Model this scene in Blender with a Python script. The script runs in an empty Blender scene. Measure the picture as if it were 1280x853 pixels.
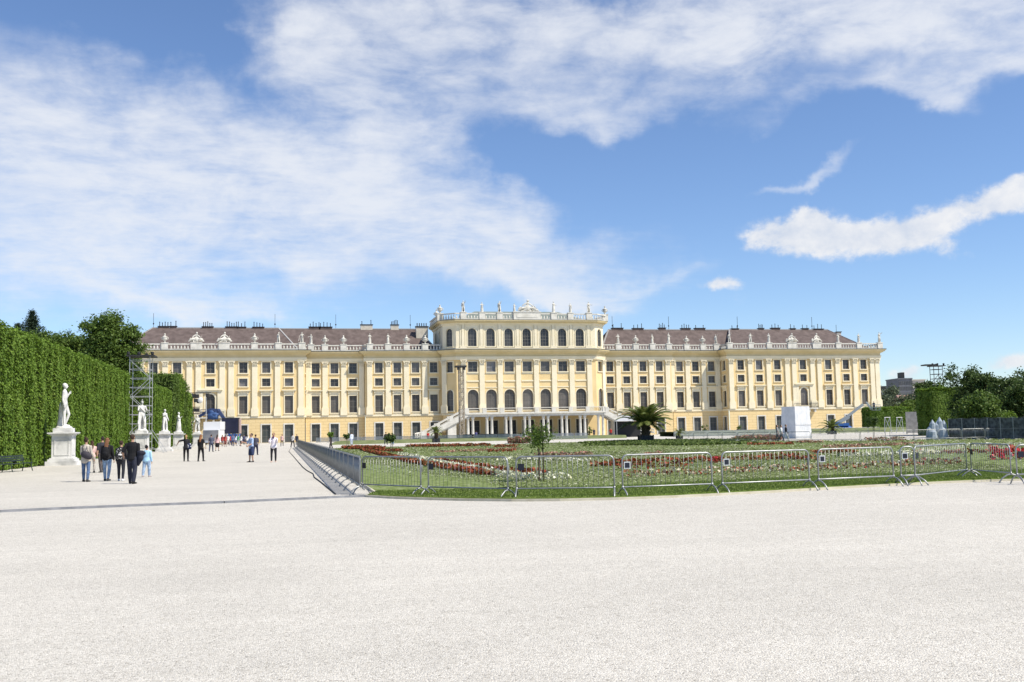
import bpy, math, random
import numpy as np
from mathutils import Vector, Matrix
random.seed(11); RNG = np.random.default_rng(11)
R = math.radians; PI = math.pi
scene = bpy.context.scene; COL = scene.collection

# ------------------------------------------------------------------ camera frame (metres; palace axis X=0, facade along X)
FOC = 1265.2; PITCH, YAW, ROLL = R(5.054), R(-12.703), R(-1.131)
CAM = np.array([-52.769, -220.259, 1.7])
FW = np.array([-math.sin(YAW)*math.cos(PITCH), math.cos(YAW)*math.cos(PITCH), math.sin(PITCH)])
_rt = np.array([math.cos(YAW), math.sin(YAW), 0.0]); _up = np.cross(_rt, FW)
RT = math.cos(ROLL)*_rt + math.sin(ROLL)*_up; UP = -math.sin(ROLL)*_rt + math.cos(ROLL)*_up
def ray(x, y): return FW + RT*(x-640)/FOC - UP*(y-426.5)/FOC
def G(x, y, z=0.0):                       # survey point on the ground
    d = ray(x, y); t = (z-CAM[2])/d[2]; p = CAM + d*t; return float(p[0]), float(p[1])
def D(x, dep, y=540):                     # plan position at a bearing and distance
    d = ray(x, y); return float(CAM[0]+d[0]*dep), float(CAM[1]+d[1]*dep)
def Zat(x, y, dep): return float(CAM[2]+ray(x, y)[2]*dep)
HEAD = math.atan2(FW[1], FW[0])           # horizontal heading of the view

cd = bpy.data.cameras.new('camera'); cam = bpy.data.objects.new('camera', cd); COL.objects.link(cam)
cd.sensor_width = 36; cd.lens = FOC/1280*36; cd.clip_start = 0.1; cd.clip_end = 6000
M = Matrix(((RT[0], UP[0], -FW[0], CAM[0]), (RT[1], UP[1], -FW[1], CAM[1]), (RT[2], UP[2], -FW[2], CAM[2]), (0, 0, 0, 1)))
cam.matrix_world = M; scene.camera = cam

# ------------------------------------------------------------------ materials
MATS = {}
def mat(name, c1, c2=None, scale=3.0, rough=.8, bump=0.0, bscale=30.0, metal=0.0, island=None, trans=0.0, spec=.3, lo=.35, hi=.65, c3=None, detail=6, alpha=None, objrand=None, patchy=False):
    if name in MATS: return MATS[name]
    m = bpy.data.materials.new(name); m.use_nodes = True; nt = m.node_tree; N = nt.nodes; L = nt.links
    N.clear(); out = N.new('ShaderNodeOutputMaterial'); p = N.new('ShaderNodeBsdfPrincipled')
    p.inputs['Roughness'].default_value = rough; p.inputs['Metallic'].default_value = metal
    p.inputs['Specular IOR Level'].default_value = spec
    col = None
    if island:
        g = N.new('ShaderNodeNewGeometry'); cr = N.new('ShaderNodeValToRGB')
        el = cr.color_ramp.elements
        cols = island; el[0].color = (*cols[0], 1); el[0].position = 0; el[1].color = (*cols[-1], 1); el[1].position = 1
        for k in range(1, len(cols)-1):
            e = el.new(k/(len(cols)-1)); e.color = (*cols[k], 1)
        no = N.new('ShaderNodeTexNoise'); no.inputs['Scale'].default_value = .55; no.inputs['Detail'].default_value = 5; L.new(g.outputs['Position'], no.inputs['Vector'])
        a1 = N.new('ShaderNodeMath'); a1.operation = 'MULTIPLY_ADD'; a1.inputs[1].default_value = 1.15; a1.inputs[2].default_value = -.42; L.new(no.outputs['Fac'], a1.inputs[0])
        a2 = N.new('ShaderNodeMath'); a2.operation = 'MULTIPLY_ADD'; a2.inputs[1].default_value = .7; a2.use_clamp = True; L.new(g.outputs['Random Per Island'], a2.inputs[0]); L.new(a1.outputs[0], a2.inputs[2])
        L.new((a2.outputs[0] if patchy else g.outputs['Random Per Island']), cr.inputs['Fac']); col = cr.outputs['Color']
    elif c2 is not None:
        g = N.new('ShaderNodeNewGeometry'); no = N.new('ShaderNodeTexNoise'); no.inputs['Scale'].default_value = scale; no.inputs['Detail'].default_value = detail
        L.new(g.outputs['Position'], no.inputs['Vector'])
        cr = N.new('ShaderNodeValToRGB'); el = cr.color_ramp.elements
        el[0].position = lo; el[1].position = hi; el[0].color = (*c1, 1); el[1].color = (*c2, 1)
        if c3 is not None: e = el.new((lo+hi)/2); e.color = (*c3, 1)
        L.new(no.outputs['Fac'], cr.inputs['Fac']); col = cr.outputs['Color']
    if objrand:
        oi = N.new('ShaderNodeObjectInfo'); cr2 = N.new('ShaderNodeValToRGB'); cr2.color_ramp.interpolation = 'CONSTANT'; e2 = cr2.color_ramp.elements
        for k, (ps, v) in enumerate(objrand):
            q = e2[k] if k < 2 else e2.new(ps); q.position = ps; q.color = (v, v, v*1.02, 1)
        L.new(oi.outputs['Random'], cr2.inputs['Fac']); mm_ = N.new('ShaderNodeMix'); mm_.data_type = 'RGBA'; mm_.blend_type = 'MULTIPLY'; mm_.inputs['Factor'].default_value = 1
        L.new(col, mm_.inputs['A']); L.new(cr2.outputs['Color'], mm_.inputs['B']); col = mm_.outputs['Result']
    if col is None: p.inputs['Base Color'].default_value = (*c1, 1)
    else: L.new(col, p.inputs['Base Color'])
    if bump:
        g2 = N.new('ShaderNodeNewGeometry'); n2 = N.new('ShaderNodeTexNoise'); n2.inputs['Scale'].default_value = bscale; n2.inputs['Detail'].default_value = 4
        L.new(g2.outputs['Position'], n2.inputs['Vector']); b = N.new('ShaderNodeBump'); b.inputs['Strength'].default_value = bump; b.inputs['Distance'].default_value = .05
        L.new(n2.outputs['Fac'], b.inputs['Height']); L.new(b.outputs['Normal'], p.inputs['Normal'])
    sh = p.outputs['BSDF']
    if trans:
        t = N.new('ShaderNodeBsdfTranslucent')
        if col is None: t.inputs['Color'].default_value = (*c1, 1)
        else: L.new(col, t.inputs['Color'])
        mx = N.new('ShaderNodeMixShader'); mx.inputs['Fac'].default_value = trans
        L.new(sh, mx.inputs[1]); L.new(t.outputs['BSDF'], mx.inputs[2]); sh = mx.outputs['Shader']
    if alpha is not None:
        t = N.new('ShaderNodeBsdfTransparent'); mx = N.new('ShaderNodeMixShader'); mx.inputs['Fac'].default_value = alpha
        L.new(t.outputs[0], mx.inputs[1]); L.new(sh, mx.inputs[2]); sh = mx.outputs['Shader']
    L.new(sh, out.inputs['Surface']); MATS[name] = m; return m

# ------------------------------------------------------------------ object helpers
def tag(o, label=None, cat=None, group=None, kind=None):
    if label: o['label'] = label
    if cat: o['category'] = cat
    if group: o['group'] = group
    if kind: o['kind'] = kind
    return o
def empty(name, loc=(0, 0, 0), rz=0.0, label=None, cat=None, group=None):
    o = bpy.data.objects.new(name, None); COL.objects.link(o); o.location = loc; o.rotation_euler = (0, 0, rz); o.empty_display_size = .2
    return tag(o, label, cat, group)
def link(name, mesh, parent=None, loc=None, rz=None, scale=None):
    o = bpy.data.objects.new(name, mesh); COL.objects.link(o)
    if parent is not None: o.parent = parent
    if loc is not None: o.location = loc
    if rz is not None: o.rotation_euler = (0, 0, rz)
    if scale is not None: o.scale = scale if hasattr(scale, '__len__') else (scale,)*3
    return o
KIDS = {}
def copy_tree(o, parent=None):
    c = o.copy(); COL.objects.link(c)
    if parent is not None: c.parent = parent
    for ch in o.children: copy_tree(ch, c)
    return c

class MB:
    def __init__(s): s.v = []; s.f = []; s.m = []; s.smooth = False
    def add(s, vs, fs, m=0):
        n = len(s.v); s.v.extend(vs); s.f.extend([tuple(i+n for i in f) for f in fs]); s.m.extend([m]*len(fs)); return s
    def quad(s, a, b, c, d, m=0): return s.add([a, b, c, d], [(0, 1, 2, 3)], m)
    def box(s, x0, x1, y0, y1, z0, z1, m=0):
        return s.add([(x0, y0, z0), (x1, y0, z0), (x1, y1, z0), (x0, y1, z0), (x0, y0, z1), (x1, y0, z1), (x1, y1, z1), (x0, y1, z1)],
                     [(0, 3, 2, 1), (4, 5, 6, 7), (0, 1, 5, 4), (1, 2, 6, 5), (2, 3, 7, 6), (3, 0, 4, 7)], m)
    def prism(s, poly, z0, z1, m=0):
        n = len(poly)
        return s.add([(x, y, z0) for x, y in poly]+[(x, y, z1) for x, y in poly],
                     [tuple(range(n-1, -1, -1)), tuple(range(n, 2*n))]+[(i, (i+1) % n, n+(i+1) % n, n+i) for i in range(n)], m)
    def bar(s, a, b, w, h=None, m=0):          # square bar between two points
        a = Vector(a); b = Vector(b); d = (b-a)
        if d.length < 1e-6: return s
        d.normalize(); h = h or w
        up = Vector((0, 0, 1)) if abs(d.z) < .95 else Vector((1, 0, 0))
        x = d.cross(up).normalized()*w/2; y = x.normalized().cross(d).normalized()*h/2
        vs = [a-x-y, a+x-y, a+x+y, a-x+y, b-x-y, b+x-y, b+x+y, b-x+y]
        return s.add([tuple(v) for v in vs], [(0, 3, 2, 1), (4, 5, 6, 7), (0, 1, 5, 4), (1, 2, 6, 5), (2, 3, 7, 6), (3, 0, 4, 7)], m)
    def tube(s, pts, rad, seg=8, m=0, ref=None, cap=True):
        pts = [Vector(p) for p in pts]; n = len(pts)
        if not hasattr(rad, '__len__'): rad = [rad]*n
        rad = [(r, r) if not hasattr(r, '__len__') else r for r in rad]
        prev = Vector(ref) if ref is not None else None; base = len(s.v); rings = []
        for i in range(n):
            t = (pts[min(i+1, n-1)]-pts[max(i-1, 0)])
            t = t.normalized() if t.length > 1e-9 else Vector((0, 0, 1))
            if prev is None: prev = Vector((1, 0, 0)) if abs(t.x) < .9 else Vector((0, 1, 0))
            x = (prev-t*prev.dot(t))
            x = x.normalized() if x.length > 1e-4 else t.orthogonal().normalized()
            y = t.cross(x); prev = x
            rings.append((pts[i], x, y, t))
        vs = []; L = []
        def ring(c, x, y, rx, ry): L.append(len(vs)); vs.extend([tuple(c+x*rx*math.cos(2*PI*k/seg)+y*ry*math.sin(2*PI*k/seg)) for k in range(seg)])
        if cap:
            c, x, y, t = rings[0]; r = rad[0]; ring(c-t*min(r)*.55, x, y, r[0]*.65, r[1]*.65)
        for (c, x, y, t), r in zip(rings, rad): ring(c, x, y, *r)
        if cap:
            c, x, y, t = rings[-1]; r = rad[-1]; ring(c+t*min(r)*.55, x, y, r[0]*.65, r[1]*.65)
        fs = []
        for a, b in zip(L, L[1:]): fs += [(a+k, a+(k+1) % seg, b+(k+1) % seg, b+k) for k in range(seg)]
        fs += [tuple(range(L[0]+seg-1, L[0]-1, -1)), tuple(range(L[-1], L[-1]+seg))]
        return s.add(vs, fs, m)
    def ball(s, c, r, m=0, seg=12, rings=8):
        r = r if hasattr(r, '__len__') else (r, r, r); vs = [(c[0], c[1], c[2]-r[2])]
        for i in range(1, rings):
            a = -PI/2+PI*i/rings
            vs += [(c[0]+r[0]*math.cos(a)*math.cos(2*PI*k/seg), c[1]+r[1]*math.cos(a)*math.sin(2*PI*k/seg), c[2]+r[2]*math.sin(a)) for k in range(seg)]
        vs.append((c[0], c[1], c[2]+r[2])); top = len(vs)-1; fs = []
        for k in range(seg): fs.append((0, 1+(k+1) % seg, 1+k)); fs.append((top, top-seg+k, top-seg+(k+1) % seg))
        for i in range(rings-2):
            b = 1+i*seg; fs += [(b+k, b+(k+1) % seg, b+seg+(k+1) % seg, b+seg+k) for k in range(seg)]
        return s.add(vs, fs, m)
    def lathe(s, prof, c=(0, 0, 0), seg=12, m=0):
        vs = []
        for r, z in prof: vs += [(c[0]+r*math.cos(2*PI*k/seg), c[1]+r*math.sin(2*PI*k/seg), c[2]+z) for k in range(seg)]
        fs = []
        for i in range(len(prof)-1): fs += [(i*seg+k, i*seg+(k+1) % seg, (i+1)*seg+(k+1) % seg, (i+1)*seg+k) for k in range(seg)]
        n = len(prof); fs += [tuple(range(seg-1, -1, -1)), tuple(range((n-1)*seg, n*seg))]
        return s.add(vs, fs, m)
    def mesh(s, name, mats, smooth=None):
        me = bpy.data.meshes.new(name); me.from_pydata([tuple(v) for v in s.v], [], s.f)
        for mm in (mats if isinstance(mats, (list, tuple)) else [mats]): me.materials.append(mm)
        me.polygons.foreach_set('material_index', s.m)
        if smooth if smooth is not None else s.smooth: me.polygons.foreach_set('use_smooth', [True]*len(s.f))
        me.update(); return me
    def obj(s, name, mats, parent=None, loc=None, rz=None, smooth=None):
        return link(name, s.mesh(name, mats, smooth), parent, loc, rz)

def quads_mesh(name, V, m, tris=False):          # V: (n,4,3) or (n,3,3) array, one loose face each
    n, k = V.shape[0], V.shape[1]
    me = bpy.data.meshes.new(name); me.vertices.add(n*k); me.loops.add(n*k); me.polygons.add(n)
    me.vertices.foreach_set('co', V.astype(np.float32).ravel()); me.loops.foreach_set('vertex_index', np.arange(n*k, dtype=np.int32))
    me.polygons.foreach_set('loop_start', np.arange(0, n*k, k, dtype=np.int32)); me.polygons.foreach_set('loop_total', np.full(n, k, dtype=np.int32))
    me.update(calc_edges=True); me.validate(); me.materials.append(m); return me
def leaf_quads(P, size, nrm=None, spread=1.0, aspect=.6, rng=RNG):
    n = len(P); a = rng.normal(size=(n, 3)); a /= np.linalg.norm(a, axis=1)[:, None]
    if nrm is not None:
        a = nrm + a*spread; a /= np.linalg.norm(a, axis=1)[:, None]
    b = rng.normal(size=(n, 3)); u = np.cross(a, b); u /= np.linalg.norm(u, axis=1)[:, None]; v = np.cross(a, u)
    s = (size*rng.uniform(.6, 1.3, n))[:, None]; u = u*s*.5; v = v*s*.5*aspect
    bend = a*s*.12
    return np.stack([P-u, P-v+bend, P+u, P+v+bend], 1)

def remesh(mb, name, mats, voxel, smooth_it=2, disp=None):   # one continuous surface out of overlapping volumes
    me = mb.mesh(name, mats); o = bpy.data.objects.new(name, me); COL.objects.link(o)
    md = o.modifiers.new('r', 'REMESH'); md.mode = 'VOXEL'; md.voxel_size = voxel
    if smooth_it:
        sm = o.modifiers.new('s', 'SMOOTH'); sm.iterations = smooth_it; sm.factor = .5
    dg = bpy.context.evaluated_depsgraph_get(); dg.update()
    out = bpy.data.meshes.new_from_object(o.evaluated_get(dg), depsgraph=dg)
    bpy.data.objects.remove(o); bpy.data.meshes.remove(me)
    out.name = name; out.materials.clear()
    for mm in (mats if isinstance(mats, (list, tuple)) else [mats]): out.materials.append(mm)
    out.polygons.foreach_set('use_smooth', [True]*len(out.polygons)); out.polygons.foreach_set('material_index', [0]*len(out.polygons)); return out
# ------------------------------------------------------------------ figures
skin = mat('skin', (.42, .25, .17), rough=.6)
def cloth(c, k=.12):
    return mat('cloth_%02d_%02d_%02d' % tuple(int(v*99) for v in c), tuple(max(v*(1-k), .003) for v in c), tuple(min(v*(1+k), .9) for v in c), scale=9, rough=.85, bump=.25, bscale=22)
def limb(a, d1, l1, d2, l2): b = a+d1*l1; return b, b+d2*l2
def pose_points(legs=((12, 8), (-10, 4)), arms=((10, 8, 15), (-8, 8, 12)), fem=False, lean=0.0, sit=False):
    # figure faces -Y; legs: (swing fwd, knee bend); arms: (swing fwd, out, elbow bend); index 0 = its right (-X)
    P = {}
    for i, sx in enumerate((-1, 1)):
        sw, kb = legs[i]; h = Vector((sx*.088, 0, .90)); a = R(sw); a2 = R(sw-kb)
        kn, an = limb(h, Vector((sx*.075, -math.sin(a), -math.cos(a))).normalized(), .43, Vector((sx*.0, -math.sin(a2), -math.cos(a2))), .41)
        P['hip%d' % i], P['knee%d' % i], P['ank%d' % i] = h, kn, an
        P['toedir%d' % i] = Vector((sx*.18, -1, 0)).normalized()
        sw, out, eb = arms[i]; s = Vector((sx*(.165 if fem else .19), 0, 1.375)); a = R(sw); o = R(out)
        d1 = Vector((sx*math.sin(o), -math.sin(a)*math.cos(o), -math.cos(a)*math.cos(o)))
        a2 = R(sw+eb); o2 = R(out*.4)
        d2 = Vector((sx*math.sin(o2), -math.sin(a2)*math.cos(o2), -math.cos(a2)*math.cos(o2)))
        el, wr = limb(s, d1, .29, d2, .25)
        P['sh%d' % i], P['el%d' % i], P['wr%d' % i], P['hd%d' % i] = s, el, wr, d2
    dz = min(P['ank0'].z, P['ank1'].z)-.075
    for k in P:
        if 'dir' not in k and 'hd' not in k: P[k] = P[k]-Vector((0, 0, dz))
    P['dz'] = dz
    return P
def torso_pts(P, fem, grow=0.0, z0=.84, z1=1.46, bust=True):
    prof = [(.84, .145, .11), (.93, .168 if fem else .16, .122), (1.07, .122 if fem else .145, .095), (1.2, .14 if fem else .165, .112), (1.32, .15 if fem else .18, .112), (1.40, .13 if fem else .16, .085), (1.455, .065, .06)]
    pr = [q for q in prof if z0-.01 <= q[0] <= z1+.01]
    return [(0, 0, z-P['dz']) for z, a, b in pr], [(a+grow, b+grow) for z, a, b in pr]
def add_head(mb, P, tilt=(0, 0)):
    z = -P['dz']; mb.tube([(0, .01, 1.40+z), (0, -.005, 1.52+z)], [.056, .05], 10)
    mb.ball((tilt[0], -.005+tilt[1], 1.625+z), (.073, .09, .1), seg=14, rings=10); mb.ball((tilt[0], -.028+tilt[1], 1.565+z), (.056, .066, .066))
    mb.tube([(tilt[0], -.088+tilt[1], 1.63+z), (tilt[0], -.112+tilt[1], 1.588+z)], [.009, .016], 6)
    for sx in (-1, 1): mb.ball((tilt[0]+sx*.076, .01+tilt[1], 1.605+z), (.014, .026, .034), seg=8, rings=6)
def add_arms(mb, P, grow=0.0, to='hand', fingers=True, k=1.0):
    for i in (0, 1):
        s, e, w, d = P['sh%d' % i], P['el%d' % i], P['wr%d' % i], P['hd%d' % i]
        mid = s.lerp(e, .4)
        mb.tube([s+Vector((0, 0, .0)), mid, e], [.058*k+grow, .05*k+grow, .041*k+grow], 10)
        if to == 'elbow': continue
        mb.tube([e, e.lerp(w, .35), w], [.041*k+grow, .042*k+grow, .029*k+grow], 10)
        if to == 'wrist': continue
        d = d.normalized(); side = Vector((0, 1, 0)) if abs(d.y) < .8 else Vector((0, 0, 1)); side = (side-d*side.dot(d)).normalized(); nrm = d.cross(side)
        if nrm.x*(1 if i else -1) > 0: nrm = -nrm        # palm normal points towards the body
        pc = w+d*.055
        mb.tube([w, pc, w+d*.095], [(.028, .02), (.042, .017), (.04, .014)], 8, ref=side)
        if fingers:
            for q, (off, ln) in enumerate(((-.03, .062), (-.01, .075), (.011, .07), (.03, .055))):
                b = w+d*.09+side*off
                mb.tube([b, b+d*ln*.5+nrm*.008, b+d*ln*.85+nrm*.028], [.0095, .009, .0075], 6)
            b = w+d*.035-side*.035
            mb.tube([b, b+d*.035-side*.022+nrm*.006, b+d*.062-side*.022+nrm*.018], [.012, .0105, .0085], 6)
def add_legs(mb, P, grow=0.0, upto='ankle', k=1.0, feet=True):
    for i in (0, 1):
        h, kn, an = P['hip%d' % i], P['knee%d' % i], P['ank%d' % i]
        if upto == 'knee':
            mb.tube([h, h.lerp(kn, .5), h.lerp(kn, 1.06)], [.1*k+grow, .085*k+grow, .075*k+grow], 12); continue
        mb.tube([h, h.lerp(kn, .45), kn, kn.lerp(an, .35), an.lerp(kn, .03)], [.1*k+grow, .08*k+grow, .056*k+grow, .055*k+grow, .038*k+grow], 12)
        if feet: add_foot(mb, P, i, 0)
def add_foot(mb, P, i, grow):
    an = P['ank%d' % i]; t = P['toedir%d' % i]
    mb.tube([an+Vector((0, 0, .0)), an+Vector((0, 0, -.03))-t*.02], [.042+grow, .045+grow], 8)
    mb.tube([an-t*.045+Vector((0, 0, -.042)), an+t*.06+Vector((0, 0, -.04)), an+t*.17+Vector((0, 0, -.052))], [(.036+grow, .033), (.043+grow, .034), (.034+grow, .022)], 8, ref=(1, 0, 0))
EYE = mat('eye_dark', (.03, .02, .02), rough=.4)
def person(xy, face, H, label, group=None, fem=False, top=(.3, .3, .3), sleeves='short', bottom=(.05, .06, .1), legwear='trousers', hair=(.05, .03, .02), hairlen='short', shoes=(.05, .05, .05),
           legs=((14, 8), (-12, 6)), arms=((10, 8, 15), (-8, 8, 12)), fine=False, jacket=None, child=False, lean=0, hem=.86):
    """face: heading the figure looks towards (radians from +X)."""
    P = pose_points(legs, arms, fem); z = -P['dz']
    s = H/1.725
    e = empty('person', (xy[0], xy[1], 0), face+PI/2, label, 'person', group); e.scale = (s*(1.06 if child else 1), s*(1.06 if child else 1), s)
    vx = .0085 if fine else .02
    mb = MB(); add_head(mb, P); a, b = torso_pts(P, fem); mb.tube(a, b, 14, ref=(1, 0, 0)); add_arms(mb, P, fingers=fine); add_legs(mb, P, k=.93 if fem else 1)
    link('body', remesh(mb, 'body', skin, vx, 2 if fine else 1), e)
    mb = MB(); a, b = torso_pts(P, fem, .022, .93, 1.42)
    a = [(0, 0, hem+z)]+a; b = [(b[0][0]+.012, b[0][1]+.012)]+b
    mb.tube(a, b, 14, ref=(1, 0, 0)); add_arms(mb, P, .016, {'short': 'elbow', 'long': 'wrist', 'none': 'elbow'}[sleeves]) if sleeves != 'none' else None
    link('jacket' if jacket else 'shirt', remesh(mb, 'shirt', cloth(top), .014 if fine else .022, 1), e)
    mb = MB()
    if legwear == 'skirt':
        mb.tube([(0, 0, 1.0+z), (0, 0, .85+z), (0, 0, .5+z)], [(.15, .12), (.19, .15), (.23, .19)], 14, ref=(1, 0, 0)); link('skirt', mb.mesh('skirt', cloth(bottom), True), e)
    else:
        mb.tube([(0, 0, 1.02+z), (0, 0, .92+z), (0, 0, .82+z)], [(.15, .115), (.176 if fem else .17, .132), (.14, .12)], 14, ref=(1, 0, 0))
        add_legs(mb, P, .013 if fem else .022, 'knee' if legwear == 'shorts' else 'ankle', k=.93 if fem else 1, feet=False)
        link('shorts' if legwear == 'shorts' else 'trousers', remesh(mb, 'trousers', cloth(bottom, .3), .014 if fine else .022, 1), e)
    for i in (0, 1):
        mb = MB(); add_foot(mb, P, i, .008); link('shoe', mb.mesh('shoe', cloth(shoes), True), e)
    mb = MB(); mb.ball((0, .018, 1.64+z), (.083, .092, .098), seg=14, rings=10)
    if hairlen == 'long':
        mb.tube([(0, .05, 1.66+z), (0, .085, 1.5+z), (0, .13, 1.36+z), (0, .14, 1.24+z)], [(.07, .05), (.085, .05), (.085, .04), (.05, .025)], 12, ref=(1, 0, 0))
    elif hairlen == 'bun': mb.ball((0, .085, 1.73+z), (.045, .045, .045))
    elif hairlen == 'tail': mb.tube([(0, .09, 1.67+z), (0, .14, 1.58+z), (0, .12, 1.42+z)], [.03, .04, .018], 8)
    link('hair', remesh(mb, 'hair', cloth(hair, .35), .012 if fine else .02, 1), e)
    if fine:
        mb = MB()
        for sx in (-1, 1): mb.ball((sx*.028, -.088, 1.628+z), (.011, .007, .007), seg=8, rings=6)
        mb.tube([(-.02, -.09, 1.563+z), (0, -.096, 1.56+z), (.02, -.09, 1.563+z)], .005, 5)
        link('facial_feature', mb.mesh('facial_feature', EYE, True), e)
    e['P'] = 0; del e['P']
    return e, P, s
def world_of(e, s, v): a = e.rotation_euler.z; return (e.location.x+s*(v[0]*math.cos(a)-v[1]*math.sin(a)), e.location.y+s*(v[0]*math.sin(a)+v[1]*math.cos(a)), s*v[2])
def backpack(e, s, P, colors, label, size=(.30, .16, .42), dx=0.0, zc=1.2):
    z = zc-P['dz']; w, d, h = size; y0 = .125
    p = world_of(e, s, (dx, y0, z)); b = empty('backpack', p, e.rotation_euler.z, label, 'backpack')
    mb = MB(); mb.tube([(0, .04, -h/2), (0, .07, -h*.3), (0, .07, h*.25), (0, .05, h/2)], [(w*.46, d*.42), (w*.5, d*.5), (w*.48, d*.46), (w*.33, d*.32)], 14, ref=(1, 0, 0)); link('pack_body', mb.mesh('pack_body', colors, True), b, scale=s)
    mb = MB(); mb.tube([(0, .13, -h*.36), (0, .135, -h*.02)], [(w*.34, .03), (w*.36, .035)], 10, ref=(1, 0, 0)); link('front_pocket', mb.mesh('front_pocket', colors if not isinstance(colors, list) else colors[-1], True), b, scale=s)
    for sx in (-1, 1):
        mb = MB(); mb.tube([(sx*w*.33, .0, h*.45), (sx*w*.36, -.12, h*.5), (sx*w*.38, -.24, h*.3), (sx*w*.42, -.23, 0), (sx*w*.44, -.06, -h*.38)], [(.022, .008)]*5, 6); link('strap', mb.mesh('strap', cloth((.02, .02, .025)), True), b, scale=s)
    return b
away = HEAD; toward = HEAD+PI
LOGO = mat('speckled_pack', (.02, .02, .02), (.7, .68, .66), scale=16, rough=.7, lo=.55, hi=.6, detail=2)
# the near group walking away on the left
e, P, s = person(G(107, 602.5), away-.05, 1.74, 'woman in a pale beige jacket with blue jeans and a black shoulder bag, leftmost walker', fem=True, top=(.48, .43, .37), sleeves='long', bottom=(.09, .14, .25), hair=(.035, .02, .015), hairlen='bun',
                 legs=((-4, 6), (8, 5)), arms=((6, 9, 30), (10, 8, 70)), fine=True, jacket=True, hem=.80)
b = empty('shoulder_bag', world_of(e, s, (-.10, .20, .98)), e.rotation_euler.z, 'dark grey shoulder bag on the back of the beige jacket', 'bag')
mb = MB(); mb.tube([(.14, .0, .12), (0, .02, .08), (-.18, 0, -.02)], [(.08, .13), (.10, .15), (.07, .11)], 12, ref=(0, 1, 0)); mb.obj('bag_body', cloth((.05, .045, .055)), b, smooth=True)
mb = MB(); mb.tube([(.14, 0, .2), (.18, -.06, .42), (.1, -.2, .5)], .015, 6); mb.tube([(-.18, 0, .06), (-.04, .02, .3), (.07, -.2, .5)], .012, 6); mb.obj('strap', cloth((.02, .02, .025)), b, smooth=True)
e, P, s = person(G(133.5, 601.5), away+.02, 1.72, 'woman with long brown hair, black top and light blue jeans, second walker from left', fem=True, top=(.012, .012, .014), sleeves='long', bottom=(.24, .34, .48), hair=(.19, .09, .045), hairlen='long',
                 legs=((-10, 8), (10, 4)), arms=((4, 10, 14), (-4, 10, 12)), fine=True, hem=.88)
b = backpack(e, s, P, cloth((.015, .015, .018)), 'plain black backpack half hidden under long brown hair', size=(.28, .14, .36), zc=1.16)
e, P, s = person(G(151, 601.5), away+.08, 1.60, 'shorter dark haired woman in black with white trainers walking between two others', fem=True, top=(.02, .02, .024), sleeves='long', bottom=(.02, .022, .03), hair=(.04, .022, .016), hairlen='short', shoes=(.7, .7, .7),
                 legs=((-8, 5), (14, 10)), arms=((8, 9, 20), (4, 9, 20)), fine=True)
backpack(e, s, P, [LOGO, LOGO], 'black backpack speckled with white print on the shorter woman', size=(.32, .17, .4), zc=1.17)
e, P, s = person(G(165, 605), away-.02, 1.84, 'tall man in black t-shirt and dark jeans with an arm bent behind a bundled jacket', top=(.01, .01, .012), sleeves='short', bottom=(.025, .028, .045), hair=(.05, .03, .02), shoes=(.02, .02, .02),
                 legs=((-9, 6), (12, 4)), arms=((-4, 8, 18), (-14, 26, 62)), fine=True)
b = empty('jacket', world_of(e, s, (-.27, .04, .95)), e.rotation_euler.z, 'black and navy bundled jacket hanging at the side of the tall man', 'jacket')
mb = MB(); mb.tube([(.06, -.02, .16), (-.06, 0, .12), (-.18, .0, .12)], [.07, .11, .07], 10); mb.tube([(-.03, 0, .1), (-.04, .01, -.06), (.05, 0, -.34)], [(.13, .07), (.12, .08), (.04, .03)], 10, ref=(1, 0, 0)); link('jacket_cloth', remesh(mb, 'jacket_cloth', cloth((.02, .022, .035)), .015), b)
person(G(183, 596.5), away-.1, 1.36, 'child in light blue shirt and pale jeans beside the tall man in black', top=(.36, .58, .75), sleeves='long', bottom=(.3, .4, .55), hair=(.02, .014, .012), shoes=(.45, .4, .4), hairlen='bun',
       legs=((8, 6), (-6, 10)), arms=((6, 6, 10), (4, 6, 14)), fine=True, child=True)
# behind them
person(G(114.5, 591.5), away+.4, 1.62, 'woman in a pink top half hidden behind the beige jacket, looking aside', fem=True, top=(.62, .42, .38), sleeves='short', bottom=(.55, .5, .45), hair=(.06, .03, .02), hairlen='long', legs=((20, 10), (-10, 5)), arms=((15, 10, 40), (0, 8, 20)))
person(G(127.5, 591), away+.7, 1.80, 'dark haired man half hidden behind the woman with long brown hair', top=(.03, .03, .04), sleeves='short', bottom=(.08, .07, .07), hair=(.03, .02, .02))
# middle distance
e, P, s = person(G(232.5, 577), away+.15, 1.84, 'blonde woman in black pointing left with an outstretched arm', fem=True, top=(.02, .02, .022), sleeves='short', bottom=(.012, .012, .014), hair=(.33, .2, .09), hairlen='tail', legs=((2, 2), (6, 6)), arms=((8, 8, 60), (20, 78, 4)), fine=True)
b = empty('bag', world_of(e, s, (-.2, .05, 1.0)), e.rotation_euler.z, 'navy and white patterned bag of the pointing blonde woman', 'bag')
mb = MB(); mb.tube([(0, 0, -.18), (0, 0, .16)], [(.17, .08), (.14, .06)], 12, ref=(1, 0, 0)); mb.obj('bag_body', mat('patterned_bag', (.02, .03, .08), (.6, .6, .62), scale=9, lo=.56, hi=.6), b, smooth=True)
mb = MB(); mb.tube([(-.1, 0, .14), (.02, -.05, .4), (.1, 0, .14)], .012, 6); mb.obj('strap', cloth((.02, .02, .025)), b, smooth=True)
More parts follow.
